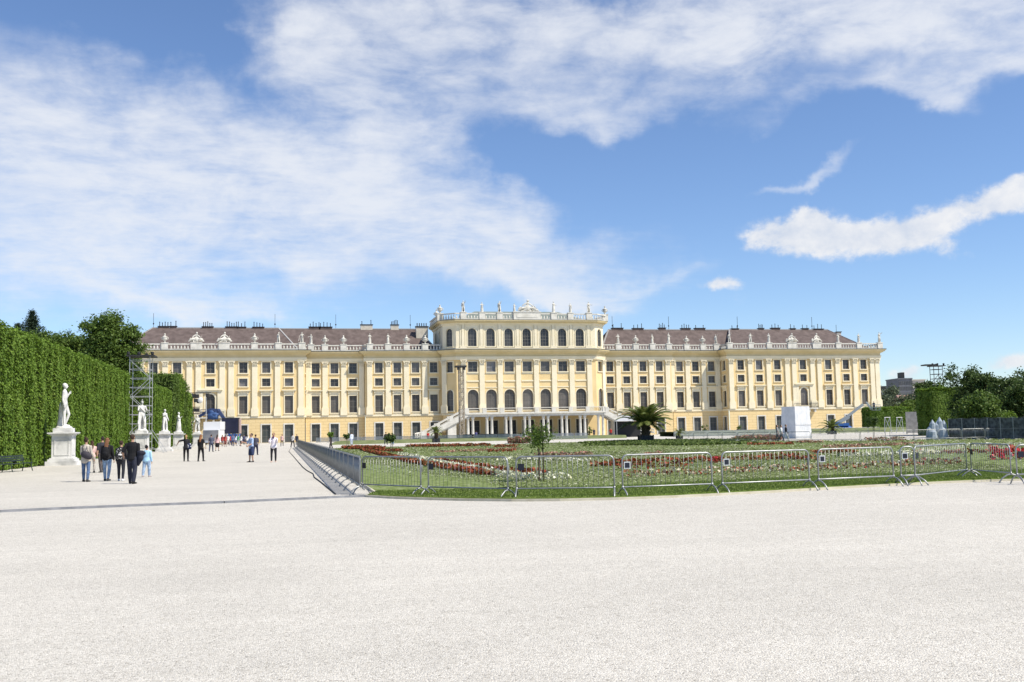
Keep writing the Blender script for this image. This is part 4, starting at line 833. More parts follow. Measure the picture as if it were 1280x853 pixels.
row('white', [(1050, 573.5), (1085, 572), (1125, 571), (1175, 569)], .55, .24, 40); row('white', [(1140, 561), (1180, 560), (1236, 559.6), (1290, 559)], .9, .25, 28); row('red', [(1135, 569.6), (1180, 568.8), (1236, 568), (1290, 567)], .5, .25, 40)
row('pink', [(1036, 561.6), (1065, 560.2), (1100, 558.6), (1150, 557)], 1.4, .22, 16, .12); row('bright', [(1237, 577), (1262, 576), (1290, 575.4)], .6, .62, 120, .11)
row('pink', [(932, 551.6), (946, 551), (959, 551.4)], 3.5, .55, 60, .18); row('red', [(935, 557.4), (965, 557), (992, 556.6)], 1.2, .2, 26, .12); row('pink', [(1000, 555), (1024, 554.4)], 1.5, .25, 26, .12)
row('mixed', [(1083, 552.6), (1130, 551.6)], 1.2, .35, 24, .14)
row('dark', [(740, 557.5), (800, 556.6), (860, 556.2), (900, 557)], 8, .16, 22, .2); row('dark', [(760, 554), (830, 553.4), (890, 553.8)], 12, .2, 18, .2)
for k, lst in ROWS.items():
    P = np.concatenate([a for a, b in lst]); s = np.concatenate([b for a, b in lst])
    tag(link('%s_flowers' % ('bedding_leaf' if k == 'dark' else {'red': 'red', 'white': 'white', 'mixed': 'red_and_white', 'pink': 'pink', 'bright': 'scarlet'}[k]), quads_mesh(k+'_flowers', leaf_quads(P, s, np.array([0, 0, .8]), 1.0, .8), FL[k])), kind='stuff')

# ------------------------------------------------------------------ barriers
steel = mat('galvanised_steel', (.25, .26, .265), (.36, .37, .375), scale=6, rough=.42, metal=.55, spec=.5)
plate_d = mat('dark_plate', (.015, .018, .03), rough=.4); plate_l = mat('pale_plate', (.55, .57, .58), rough=.5)
coverm = mat('grey_mesh_sheet', (.15, .17, .17), (.20, .225, .225), scale=1.6, rough=.85, alpha=.5); cover_pale = mat('pale_mesh_sheet', (.40, .43, .42), (.50, .53, .52), scale=.8, rough=.85, alpha=.58)
def barrier_meshes(w, H=1.07, low=False):
    seg = 5 if low else 8; r = .026 if low else .0215; c = .14; a, b, z0, z1 = .05, w-.05, .27, H-r
    loop = [(a, 0, z0), (a, 0, z1-c)]+[(a+c-c*math.cos(t), 0, z1-c+c*math.sin(t)) for t in np.linspace(0, PI/2, 5)][1:]+[(b-c+c*math.sin(t), 0, z1-c+c*math.cos(t)) for t in np.linspace(0, PI/2, 5)]+[(b, 0, z0)]
    mb = MB(); mb.tube(loop, r, seg); mb.tube([(a, 0, z0), (b, 0, z0)], r*.9, seg); fr = mb.mesh('frame', steel, True)
    mb = MB(); n = int((b-a)/.125)
    for k in range(1, n):
        x = a+(b-a)*k/n; mb.tube([(x, 0, z0), (x, 0, z1 if a+c < x < b-c else z1-.05)], .009 if low else .006, 4, cap=False)
    ba = mb.mesh('bars', steel, True); mb = MB()
    arc = [(0, -.34, .012), (0, -.25, .13), (0, -.12, .215), (0, 0, .245), (0, .12, .215), (0, .25, .13), (0, .34, .012)]
    mb.tube(arc, .02, seg); mb.bar((0, 0, .23), (0, 0, .30), .045)
    return fr, ba, mb.mesh('foot', steel, True)
BM = {}
mb = MB(); mb.box(-.085, .085, -.035, -.025, -.085, .085, 0); mb.box(-.062, .062, -.041, -.036, -.062, .062, 1); PLATE = mb.mesh('plate', [plate_l, plate_d])
mb = MB(); mb.box(-.08, .08, -.035, -.025, -.08, .08, 0); PLATE_D = mb.mesh('plate', [plate_d])
mb = MB(); mb.tube([(0, .05, -.09), (0, .05, .09)], .013, 6); mb.tube([(0, 0, -.07), (0, .05, -.07)], .012, 6); mb.tube([(0, 0, .07), (0, .05, .07)], .012, 6); HOOK = mb.mesh('hook', steel, True)
def barrier(a, b, label, group=None, plate=PLATE, cover=None, low=False, tilt=0.0, feet=(0, 1), foot_turn=0.0, H=1.07):
    a = Vector(a); b = Vector(b); w = round((b-a).length, 1); ang = math.atan2(b.y-a.y, b.x-a.x); key = (w, low, H)
    if key not in BM: BM[key] = barrier_meshes(w, H, low)
    fr, ba, ft = BM[key]; e = empty('crowd_barrier', (a.x, a.y, .05 if not cover and not low else 0.0), ang, label, 'barrier', group)
    if not cover and not low: e.location.z = .0
    e.rotation_euler = (tilt, 0, ang)
    link('frame', fr, e); link('bars', ba, e)
    for k in feet: link('foot', ft, e, ((.05, w-.05)[k], 0, 0), foot_turn*(1, -1)[k])
    if plate: link('plate', plate, e, (.17, 0, .80))
    if not low and not cover: link('hook', HOOK, e, (w-.05, 0, .74))
    if cover:
        k2 = (w, cover); link('mesh_cover', COVER[k2] if k2 in COVER else COVER.setdefault(k2, cover_mesh(w, cover)), e)
    return e
COVER = {}
def cover_mesh(w, cm):
    mb = MB(); nx, nz = 10, 5; rr = random.Random(2); g = [[(.015+(w-.03)*i/nx, -.034+rr.uniform(-.012, .012) if 0 < i < nx else -.034, .17+.93*j/nz) for i in range(nx+1)] for j in range(nz+1)]
    for j in range(nz):
        for i in range(nx): mb.quad(g[j][i], g[j][i+1], g[j+1][i+1], g[j+1][i])
    return mb.mesh('mesh_cover', cm)
def gp(x, y): return G(x, y)
FR = [((452, 617.5), (529, 621.5), 'bare steel crowd barrier at the corner next to the mesh covered row', PLATE_D), ((534, 621.8), (638.5, 625), 'bare steel crowd barrier before the two red and white flower rows', PLATE_D), ((643.5, 625), (770.5, 623.5), 'bare steel crowd barrier standing in front of the staked standard tree', PLATE_D),
      ((776.5, 623.2), (895, 618.5), 'bare steel crowd barrier left of the barrier below the white shrouded box, under the palm', PLATE), ((901.5, 618), (1015.5, 612.8), 'bare steel crowd barrier below the three passing people and white shrouded box', PLATE), ((1022, 612.4), (1119, 607.6), 'bare steel crowd barrier in front of the pink and white drifts, right of centre', PLATE)]
for a, b, lab, pl in FR: barrier(gp(*a), gp(*b), lab, 'bare steel barriers along the curved front of the parterre', pl)
barrier(gp(1125, 607.2), gp(1147, 606.6), 'narrow steel barrier closing the gap in the front row', 'bare steel barriers along the curved front of the parterre', PLATE)
barrier(gp(1144, 606.8), gp(1210, 598.5), 'bare steel crowd barrier angled inward right of the narrow closing barrier', 'bare steel barriers along the curved front of the parterre', PLATE_D)
barrier(gp(1214, 598.8), gp(1266, 604), 'bare steel crowd barrier before the scarlet flowers at the right', 'bare steel barriers along the curved front of the parterre', PLATE_D)
barrier(gp(1270, 606), gp(1395, 603), 'bare steel crowd barrier cut off by the right edge of the photo', 'bare steel barriers along the curved front of the parterre', PLATE_D)
x0, y0 = -50.72, -191.6
for k in range(43):
    ya, yb = y0+2.5*k, y0+2.5*k+2.46; xa, xb = x0-.010*k, x0-.010*(k+1)
    barrier((xa, ya), (xb, yb), 'steel crowd barrier covered with grey mesh in the long row beside the gravel walk', 'grey mesh covered barriers along the left of the parterre', None, coverm, True, feet=(0, 1), foot_turn=.5)
def barrier_line(px, label, group, cover=False, H=1.07, n=None, plate=None):
    pts = [Vector(G(*p)) for p in px]
    for a, b in zip(pts, pts[1:]):
        L_ = (b-a).length; m = max(1, round(L_/2.5)); d = (b-a)/m
        for k in range(m): barrier(a+d*k+d*.01, a+d*(k+1)-d*.01, label, group, plate, cover, True, H=H)
barrier_line([(850, 553.2), (985, 553.6), (1108, 553)], 'bare steel crowd barrier in the far row along the near edge of the pale path', 'steel barriers along the far path')
barrier_line([(1112, 553), (1290, 549)], 'bare steel crowd barrier in the far row in front of the dark mesh fence', 'steel barriers before the dark mesh fence')
barrier_line([(395, 554.5), (590, 551.5)], 'crowd barrier with pale grey mesh in the far row left of the stairs', 'pale mesh barriers beyond the left path', cover_pale)
barrier_line([(592, 551.5), (735, 549.5)], 'crowd barrier with pale grey mesh in the far row before the garden terrace', 'pale mesh barriers before the terrace', cover_pale)
barrier_line([(842, 547.5), (975, 545.2)], 'crowd barrier with pale grey mesh in the far row right of the palm', 'pale mesh barriers beyond the right path', cover_pale)
barrier_line([(1010, 543.5), (1100, 541.5)], 'bare steel crowd barrier in the far row before the blue boom lift', 'steel barriers before the boom lift')

# cable duct across the gravel and the black cable beside the fence
duct_m = mat('grey_rubber', (.14, .145, .155), (.22, .225, .235), scale=3, rough=.8, bump=.3, bscale=12)
dp = [Vector((*G(x, y), 0)) for x, y in ((-60, 642.5), (0, 640.5), (60, 637.5), (130, 634.6), (180, 632.6), (230, 630.8), (280, 629), (330, 626.6), (380, 624.4), (430, 622), (459, 621.2))]
mb = MB()
for a, b in zip(dp, dp[1:]):
    d = (b-a).normalized(); n = Vector((-d.y, d.x, 0)); pr = [(-.13, 0), (-.07, .05), (.07, .05), (.13, 0)]
    q = [[tuple(c+n*o+Vector((0, 0, z))) for o, z in pr] for c in (a, b)]
    for k in range(3): mb.quad(q[0][k], q[1][k], q[1][k+1], q[0][k+1])
tag(mb.obj('cable_duct', duct_m), 'low grey rubber cable duct crossing the gravel from the left edge to the barrier corner', 'cable duct')
mb = MB(); cp = [(419.5, 618.6), (409, 610), (400.5, 603), (393, 597.5), (391.5, 593), (384, 589), (379, 585), (372, 577), (366, 570), (361, 564.5), (364, 560)]
mb.tube([(*G(x, y), .02) for x, y in cp], .02, 6); tag(mb.obj('cable', darkm), 'loose black cable lying on the gravel beside the mesh covered barriers', 'cable')
# ------------------------------------------------------------------ vegetation
bark = mat('bark', (.09, .07, .05), (.16, .13, .10), scale=5, rough=.95, bump=.5, bscale=18)
leaf_hedge = mat('hornbeam_leaf', (.1, .2, .03), island=[(.06, .12, .013), (.12, .205, .022), (.175, .27, .036), (.088, .16, .018), (.23, .31, .055)], trans=.3, rough=.55, patchy=True)
leaf_mid = mat('broad_leaf', (.07, .12, .02), island=[(.04, .08, .013), (.085, .145, .024), (.135, .20, .036), (.06, .11, .016)], trans=.3, rough=.55, patchy=True)
leaf_dark = mat('dark_leaf', (.04, .07, .02), island=[(.024, .048, .013), (.055, .095, .022), (.09, .14, .03), (.036, .065, .016)], trans=.25, rough=.6, patchy=True)
leaf_grey = mat('grey_green_leaf', (.1, .13, .07), island=[(.06, .085, .045), (.095, .125, .07), (.13, .155, .09), (.05, .075, .035)], trans=.2, rough=.7)
needle = mat('conifer_needle', (.03, .05, .03), island=[(.016, .034, .02), (.03, .055, .03), (.045, .07, .035)], trans=.1, rough=.7)
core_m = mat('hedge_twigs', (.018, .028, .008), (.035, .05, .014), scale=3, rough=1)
def hedge(name, x0, x1, y0, y1, h, label, leaf=leaf_hedge, n=90000, size=.2, faces=('x1', 'top', 'y0', 'y1'), rough=.12, cat='hedge', group=None, wav=.12):
    e = empty(name, ((x0+x1)/2, (y0+y1)/2, 0), 0, label, cat, group); cx, cy = (x0+x1)/2, (y0+y1)/2
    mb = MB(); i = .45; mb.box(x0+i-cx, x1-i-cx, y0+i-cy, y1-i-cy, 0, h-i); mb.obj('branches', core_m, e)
    dims = {'x1': (y1-y0)*h, 'x0': (y1-y0)*h, 'y0': (x1-x0)*h, 'y1': (x1-x0)*h, 'top': (x1-x0)*(y1-y0)}; tot = sum(dims[f] for f in faces); Ps, Ns = [], []
    for f in faces:
        k = int(n*dims[f]/tot); u, v = RNG.random(k), RNG.random(k)
        if f in ('x0', 'x1'):
            Y = y0+(y1-y0)*u; Z = .05+(h-.05)*v; off = wav*(np.sin(Y*1.9+2*np.sin(Y*.37))*.7+np.sin(Z*1.3+Y*.7)*.5+.6*np.sin(Y*4.3+Z*.4))
            X = (x1+off-np.abs(RNG.normal(0, rough, k)) if f == 'x1' else x0-off+np.abs(RNG.normal(0, rough, k))); nn = np.tile([1.0 if f == 'x1' else -1.0, 0, .25], (k, 1))
        elif f == 'top': X = x0+(x1-x0)*u; Y = y0+(y1-y0)*v; Z = h+.1*np.sin(Y*1.7)+np.abs(RNG.normal(0, rough*1.3, k)); nn = np.tile([0.2, 0, 1.0], (k, 1))
        else:
            X = x0+(x1-x0)*u; Z = .05+(h-.05)*v; off = wav*np.sin(X*2.1+np.sin(Z)); Y = (y0-off+np.abs(RNG.normal(0, rough, k)) if f == 'y0' else y1+off-np.abs(RNG.normal(0, rough, k))); nn = np.tile([0, -1.0 if f == 'y0' else 1.0, .25], (k, 1))
        Ps.append(np.c_[X-cx, Y-cy, Z]); Ns.append(nn)
    link('foliage', quads_mesh('foliage', leaf_quads(np.concatenate(Ps), size, np.concatenate(Ns), .75, .7), leaf), e); return e
hedge('hedge', -74.5, -68.3, -178, -110.2, 8.05, 'tall clipped green hedge wall at the left edge behind the nearest statue', n=240000, size=.17, faces=('x1', 'top', 'y1'))
hedge('hedge', -74.5, -68.3, -91.0, -70.5, 7.9, 'second clipped hedge block beyond the scaffold tower', n=60000, size=.22)
def lobes_leaves(lobes, n, size, clump, leaf, e, up=.35, name='foliage', cpl=80, gap=0.0):
    w = np.array([a[3]*a[4]*a[5] for a in lobes])**.67; w /= w.sum(); Ps, Ns = [], []
    for lb, q in zip(lobes, w):
        k = max(int(n*q/cpl), 3); d = RNG.normal(size=(k, 3)); d /= np.linalg.norm(d, axis=1)[:, None]; r = RNG.random(k)**.38
        c = np.array(lb[:3])+d*r[:, None]*np.array(lb[3:6])
        P = np.repeat(c, cpl, 0)+RNG.normal(0, 1, (k*cpl, 3))*np.array([1, 1, .7])*clump*RNG.uniform(.6, 1.3, (k, 1)).repeat(cpl, 0)
        N_ = np.repeat(d, cpl, 0)*.7+np.array([0, 0, up]); Ps.append(P); Ns.append(N_)
    P = np.concatenate(Ps); P[:, 2] = np.maximum(P[:, 2], .05)
    return link(name, quads_mesh(name, leaf_quads(P, size, np.concatenate(Ns), 1.0, .65), leaf), e)
def tree(name, xy, label, lobes, n, size, clump, leaf=leaf_mid, trunk=(.25, 3), cat='tree', group=None, limbs=6, z=0.0):
    e = empty(name, (*xy, z), 0, label, cat, group); r, h = trunk; rr = random.Random(int(abs(xy[0])*10)); mb = MB()
    top = max(l[2] for l in lobes); mb.tube([(0, 0, -.1), (.0, .0, h*.5), (.05*h*.2, 0, h), (0, 0, top)], [r*1.25, r, r*.8, r*.25], 10)
    for k in range(limbs):
        l = lobes[k % len(lobes)]; a = Vector((0, 0, h*rr.uniform(.8, 1.15))); b = Vector((l[0]+rr.uniform(-.5, .5)*l[3], l[1]+rr.uniform(-.5, .5)*l[4], l[2]+rr.uniform(-.2, .5)*l[5]))
        mb.tube([a, a.lerp(b, .5)+Vector((0, 0, -.08*(b-a).length)), b], [r*.5, r*.32, r*.1], 7)
    mb.obj('trunk', bark, e, smooth=True); lobes_leaves(lobes, n, size, clump, leaf, e, name='crown'); return e
def rl(c, rad, n, r0, seed, flat=.8):          # lobes spread through an ellipsoid
    rr = random.Random(seed); out = []
    for k in range(n):
        d = Vector((rr.gauss(0, 1), rr.gauss(0, 1), rr.gauss(0, 1))).normalized()*rr.uniform(.45, .95); s = rr.uniform(.7, 1.2)*r0
        out.append((c[0]+d.x*rad[0], c[1]+d.y*rad[1], c[2]+d.z*rad[2], s, s, s*flat))
    return out
# behind the left hedge
x, y = D(138, 118); tree('broadleaf_tree', (x, y), 'large dark green broadleaf tree rising behind the end of the tall hedge', rl((0, 0, 12.4), (2.9, 2.9, 3.9), 22, 1.75, 3)+[(1.6, 0, 7.6, 2.4, 2.2, 2.6), (-1.7, 0, 8, 2.4, 2.2, 2.6), (.2, 0, 12, 2.8, 2.6, 3.2)], 50000, .30, .42, leaf_mid, (.4, 5))
x, y = D(168, 134); tree('broadleaf_tree', (x, y), 'lighter tree leaning out behind the top of the scaffold tower', rl((-.4, 0, 10.2), (1.2, 1.6, 3.6), 7, 1.2, 5)+[(-.6, 0, 5, 1.6, 1.6, 3)], 12000, .28, .36, leaf_hedge, (.3, 4))
x, y = D(80, 122); tree('broadleaf_tree', (x, y), 'rounded mid green tree between the conifer and the large tree', rl((0, 0, 12.6), (3.6, 3, 2.4), 12, 1.6, 8), 18000, .28, .4, leaf_mid, (.35, 5))
x, y = D(58, 128); tree('broadleaf_tree', (x, y), 'low dark tree top just showing above the hedge beside the conifer', rl((0, 0, 13.4), (2.4, 2, 2.4), 8, 1.3, 9), 9000, .28, .4, leaf_dark, (.3, 5))
def conifer(xy, h, r, label, n=7000):
    e = empty('conifer', (*xy, 0), 0, label, 'conifer'); mb = MB(); mb.tube([(0, 0, -.1), (0, 0, h*.6), (0, 0, h)], [.28, .16, .03], 8); mb.obj('trunk', bark, e); Ps, Ns = [], []
    rr = random.Random(5); z = h*.25
    while z < h-.1:
        f = 1-(z/h)**1.3; m = rr.randint(5, 7); a0 = rr.uniform(0, 6)
        for k in range(m):
            a = a0+2*PI*k/m+rr.uniform(-.3, .3); L_ = max(r*f*1.45*rr.uniform(.5, 1.15), .25); q = int(40+130*L_); t = RNG.random(q)
            Ps.append(np.c_[np.cos(a)*L_*t, np.sin(a)*L_*t, z-.18*L_*t+.12*L_*t**2]+RNG.normal(0, .17, (q, 3))); Ns.append(np.tile([0, 0, 1.0], (q, 1)))
        z += h*.026
    link('crown', quads_mesh('crown', leaf_quads(np.concatenate(Ps), .24, np.concatenate(Ns), .9, .4), needle), e)
x, y = D(37, 130); conifer((x, y), Zat(37, 386, 130), 6.5, 'dark pointed conifer top above the hedge at the far left')
x, y = D(19, 134); conifer((x, y), Zat(17, 403, 134), 5, 'small conifer tip left of the larger conifer above the hedge')
# passage behind the scaffold tower and the trimmed trees that follow
hedge('hedge', -82, -75.2, -112, -88, 8.6, 'dark hedge closing the passage behind the scaffold tower', leaf_dark, 26000, .28, ('x1', 'top'))
for ya, yb, h, lf, lab in ((-69.3, -63.6, 10.2, leaf_mid, 'first tall trimmed tree beyond the second hedge block'), (-62.8, -57.6, 10.6, leaf_hedge, 'tallest trimmed tree, bright green, in the row beyond the hedge'), (-56.8, -51, 10.0, leaf_mid, 'dark trimmed tree next to the tallest one'), (-50.2, -42, 8.5, leaf_hedge, 'last and lowest trimmed tree before the stage rig')):
    hedge('trimmed_tree', -72.6, -68.0, ya, yb, h, lab, lf, 13000, .27, rough=.2, cat='tree', group='trimmed trees beyond the hedge', wav=.25)
x, y = D(206, 150); tree('broadleaf_tree', (x-1.5, y), 'dark tree top between the hedge block and the palace wall', rl((0, 0, 7.4), (2.0, 2.0, 2.2), 8, 1.2, 12), 8000, .28, .4, leaf_dark, (.3, 4))
# right side
def xat(px, Y): d = ray(px, 540); return float(CAM[0]+d[0]*(Y-CAM[1])/d[1])
hx, hy = D(1168, 128)
def face_len(px, X): d = ray(px, 540); return float(CAM[1]+d[1]*(X-CAM[0])/d[0])
hedge('hedge', hx, hx+5.5, hy, hy+3.6, Zat(1168, 489, 128), 'tall clipped hedge at the right with its left flank in shade', leaf_hedge, 34000, .3, ('x0', 'top', 'y0'))
hedge('hedge', hx+4, hx+26, hy+5, hy+10, 5.8, 'dark hedge wall behind the trees at the right', leaf_dark, 30000, .32, ('top', 'y0'))
for px, top, r, sd, lf, lab in ((1161, 479, 1.15, 41, leaf_dark, 'dark loose tree standing over the left end of the right-hand hedge'), (1180, 481, 1.7, 42, leaf_mid, 'brighter loose tree over the middle of the right-hand hedge')):
    xy = D(px, 134); H = Zat(px, top, 134); tree('loose_tree', xy, lab, rl((0, 0, H-r), (r*.9, r*.9, r), 9, r*.55, sd), 7000, .27, .3, lf, (.2, 2.5))
for px, dep, top, r, sd, lf, lab in ((1213, 112, 459, 2.6, 21, leaf_dark, 'dense dark tree with a ragged flat top at the right'), (1237, 108, 461, 2.3, 22, leaf_dark, 'thin topped dark tree in the middle of the right-hand group'), (1273, 104, 454, 3.2, 23, leaf_dark, 'tallest dark tree, cut off by the right edge'), (1255, 118, 470, 2.6, 24, leaf_mid, 'mid green tree between the dark trees at the right'), (1300, 112, 458, 3.2, 25, leaf_dark, 'dark tree mostly outside the right edge'), (1225, 100, 492, 2.2, 26, leaf_mid, 'low bushy tree before the dark trees at the right')):
    xy = D(px, dep); H = Zat(px, top, dep); tree('dark_tree', xy, lab, rl((0, 0, H*.58), (r*.75, r*.75, H*.36), 13, r*.5, sd)+[(0, 0, 1.6, r*.8, r*.8, 1.5)], 13000, .26, .30, lf, (.25, 2.2), group='trees at the right edge')
for px, dep, top, r, sd, lab in ((1112, 340, 485, 7.5, 31, 'grey green tree immediately right of the palace corner'), (1132, 280, 489, 5.2, 32, 'grey green tree below the dark office block'), (1143, 270, 500, 3, 33, 'small grey green tree before the pinkish wall'), (1104, 300, 492, 3.4, 34, 'pale tree touching the palace corner')):
    xy = D(px, dep); H = Zat(px, top, dep); tree('distant_tree', xy, lab, rl((0, 0, H*.6), (r*.8, r*.8, H*.32), 10, r*.5, sd), 7000, .75, .9, leaf_grey if sd != 33 else leaf_mid, (.4, 4), group='distant trees beyond the palace')
xy = D(1121, 215); hedge('hedge', xy[0]-6.2, xy[0]+4, xy[1], xy[1]+3, Zat(1121, 511, 215), 'long low light green hedge right of the palace corner', leaf_hedge, 12000, .4, ('top', 'y0', 'x0'))
xy = D(1250, 100); hedge('hedge', xy[0]-2.2, xy[0]+2.0, xy[1], xy[1]+1.5, Zat(1250, 521, 100), 'small light green hedge piece showing above the dark mesh fence', leaf_hedge, 5000, .22, ('top', 'y0', 'x0'))
# ---- young standard trees with stakes
def standard(px, base, top, crown_px, label, n=1600, dep=None, lf=leaf_dark, sparse=False):
    xy = G(px, base); dep = math.hypot(xy[0]-CAM[0], xy[1]-CAM[1]); H = Zat(px, top, dep); r = crown_px/2/FOC*dep*(1.18 if sparse else 1); e = empty('standard_tree', (*xy, 0), 0, label, 'tree', 'small standard trees in the parterre')
    zc = H-r*.95; mb = MB(); mb.tube([(0, 0, 0), (.02, 0, zc*.6), (-.01, 0, zc)], [.035, .03, .02] if r < .9 else [.05, .045, .03], 7)
    rr = random.Random(px)
    for k in range(9):
        a = rr.uniform(0, 6.28); q = rr.uniform(.4, .9); mb.tube([(0, 0, zc-r*.6), (math.cos(a)*r*q*.4, math.sin(a)*r*q*.4, zc-r*.2), (math.cos(a)*r*q, math.sin(a)*r*q, zc+rr.uniform(-.3, .7)*r)], [.018, .012, .005], 5)
    mb.obj('trunk', bark, e, smooth=True); mb = MB(); mb.tube([(.16, .02, 0), (.15, .02, zc*.95)], .022, 6); mb.obj('stake', mat('stake_wood', (.05, .04, .03), rough=.9), e)
    lobes_leaves([(0, 0, zc, r*.8, r*.8, r*.75)]+[(math.cos(a)*r*.45, math.sin(a)*r*.45, zc+b*r*.4, r*.5, r*.5, r*.4) for a, b in ((0, .3), (1.3, -.3), (2.5, .5), (3.8, -.2), (5, .2))], n, .085 if dep < 60 else .16, .085*r/.45 if sparse else .14*r, lf, e, name='crown', cpl=10)
    return e
standard(674, 604, 526, 37, 'slim staked standard tree with an open dark crown inside the front barriers', 1050, sparse=True, lf=leaf_mid)
standard(488.5, 567, 540.5, 15, 'small standard tree behind the left end of the red flower row', 900); standard(433.5, 562, 541, 10, 'small standard tree beside the tall person in pale blue', 500); standard(413, 562, 539, 9, 'small bright standard tree near the far end of the mesh fence', 400, lf=leaf_hedge)
standard(1092, 551.5, 519.5, 16, 'standard tree before the right corner of the palace', 900)
# ---- palms
palm_m = mat('palm_leaflet', (.06, .09, .02), island=[(.06, .095, .018), (.11, .155, .03), (.16, .20, .05), (.25, .24, .09)], trans=.25, rough=.45)
palm_dry = mat('palm_trunk', (.045, .034, .022), (.10, .075, .045), scale=7, rough=1, bump=.8, bscale=10)
def palm(xy, trunk_h, trunk_r, frond_len, nfr, label, seed, planter=None, z=0, rise=1.0):
    e = empty('palm', (*xy, z), 0, label, 'palm'); rr = random.Random(seed); mb = MB()
    mb.lathe([(trunk_r*.9, 0), (trunk_r*1.05, trunk_h*.3), (trunk_r*.95, trunk_h*.75), (trunk_r*1.15, trunk_h), (trunk_r*.3, trunk_h*1.12)], seg=14)
    for k in range(70):
        a = rr.uniform(0, 6.28); q = rr.uniform(.05, 1) * trunk_h; mb.tube([(math.cos(a)*trunk_r*.9, math.sin(a)*trunk_r*.9, q), (math.cos(a)*trunk_r*1.3, math.sin(a)*trunk_r*1.3, q+.22*trunk_r+.12)], [trunk_r*.13, trunk_r*.05], 5)
    mb.obj('trunk', palm_dry, e); Ls = []; sb = MB()
    for k in range(nfr):
        a = 2.4*k+rr.uniform(-.25, .25); u = (k+.5)/nfr; el = R(86)-R(108)*u*rise+R(rr.uniform(-7, 7)); L_ = frond_len*rr.uniform(.85, 1.1)*(.82+.25*math.sin(PI*u)); p = Vector((math.cos(a)*trunk_r*.3, math.sin(a)*trunk_r*.3, trunk_h)); pts = [p.copy()]; e2 = el; n = 16
        for i in range(n):
            d = Vector((math.cos(a)*math.cos(e2), math.sin(a)*math.cos(e2), math.sin(e2))); p = p+d*L_/n; pts.append(p.copy()); e2 -= R(5.6)*(.35+1.1*i/n)
        sb.tube(pts, [.03*(1-.8*i/n)+.004 for i in range(n+1)], 4)
        side = Vector((-math.sin(a), math.cos(a), 0))
        for i in range(2, n*4):
            t = i/(n*4); j = min(int(t*n), n-1); f = t*n-j; q = pts[j].lerp(pts[j+1], f); dd = (pts[j+1]-pts[j]).normalized(); ll = frond_len*.17*math.sin(PI*min(.12+t*.9, 1))**.6+.05
            upv = side.cross(dd).normalized()
            for sgn in (-1, 1):
                tip = q+(side*sgn*.8+dd*.75-upv*.0+Vector((0, 0, -.22)))*ll; w = dd*.024*frond_len/2
                Ls.append([q-w, q+w, tip+w*.15, tip-w*.15])
    sb.obj('frond_rib', palm_m, e); link('frond', quads_mesh('frond', np.array([[tuple(v) for v in l] for l in Ls]), palm_m), e)
    if planter:
        mb = MB(); mb.box(-planter, planter, -planter, planter, .06, planter*1.25); 
        for sx in (-1, 1):
            for sy in (-1, 1): mb.box(sx*planter-.07, sx*planter+.07, sy*planter-.07, sy*planter+.07, 0, planter*1.35)
        mb.obj('planter', mat('planter_wood', (.025, .03, .032), (.05, .055, .055), scale=5, rough=.7), e)
    return e
pxy = D(807, 116); palm(pxy, 2.0, .48, 3.6, 54, 'big date palm in a dark planter tub in front of the right stairs', 2, .66, rise=.66)
palm(D(545, 165), 1.6, .28, 1.5, 22, 'small palm in front of the left stair foot', 4, .5, rise=.8); palm(D(1040, 172), 1.1, .3, 2.3, 26, 'low palm before the blue boom lift', 6, .5, rise=.85)
palm(D(849, 150), .9, .2, 1.1, 16, 'tiny palm beside a ground floor window right of the big palm', 8, .35)
for px, dep, h, lab in ((1016, 190, 1.5, 'potted shrub'), (881, 190, 2.0, 'small potted tree before the right wing'), (924, 200, 1.6, 'potted shrub by the corner of the right end pavilion'), (737, 190, 1.8, 'small potted shrub under the terrace')):
    if px == 1016: continue
    tree('potted_shrub', D(px, dep), lab, [(0, 0, h*.75, h*.33, h*.33, h*.35)], 500, .16, .16, leaf_mid, (.05, h*.5), 'shrub', 'potted shrubs along the palace')
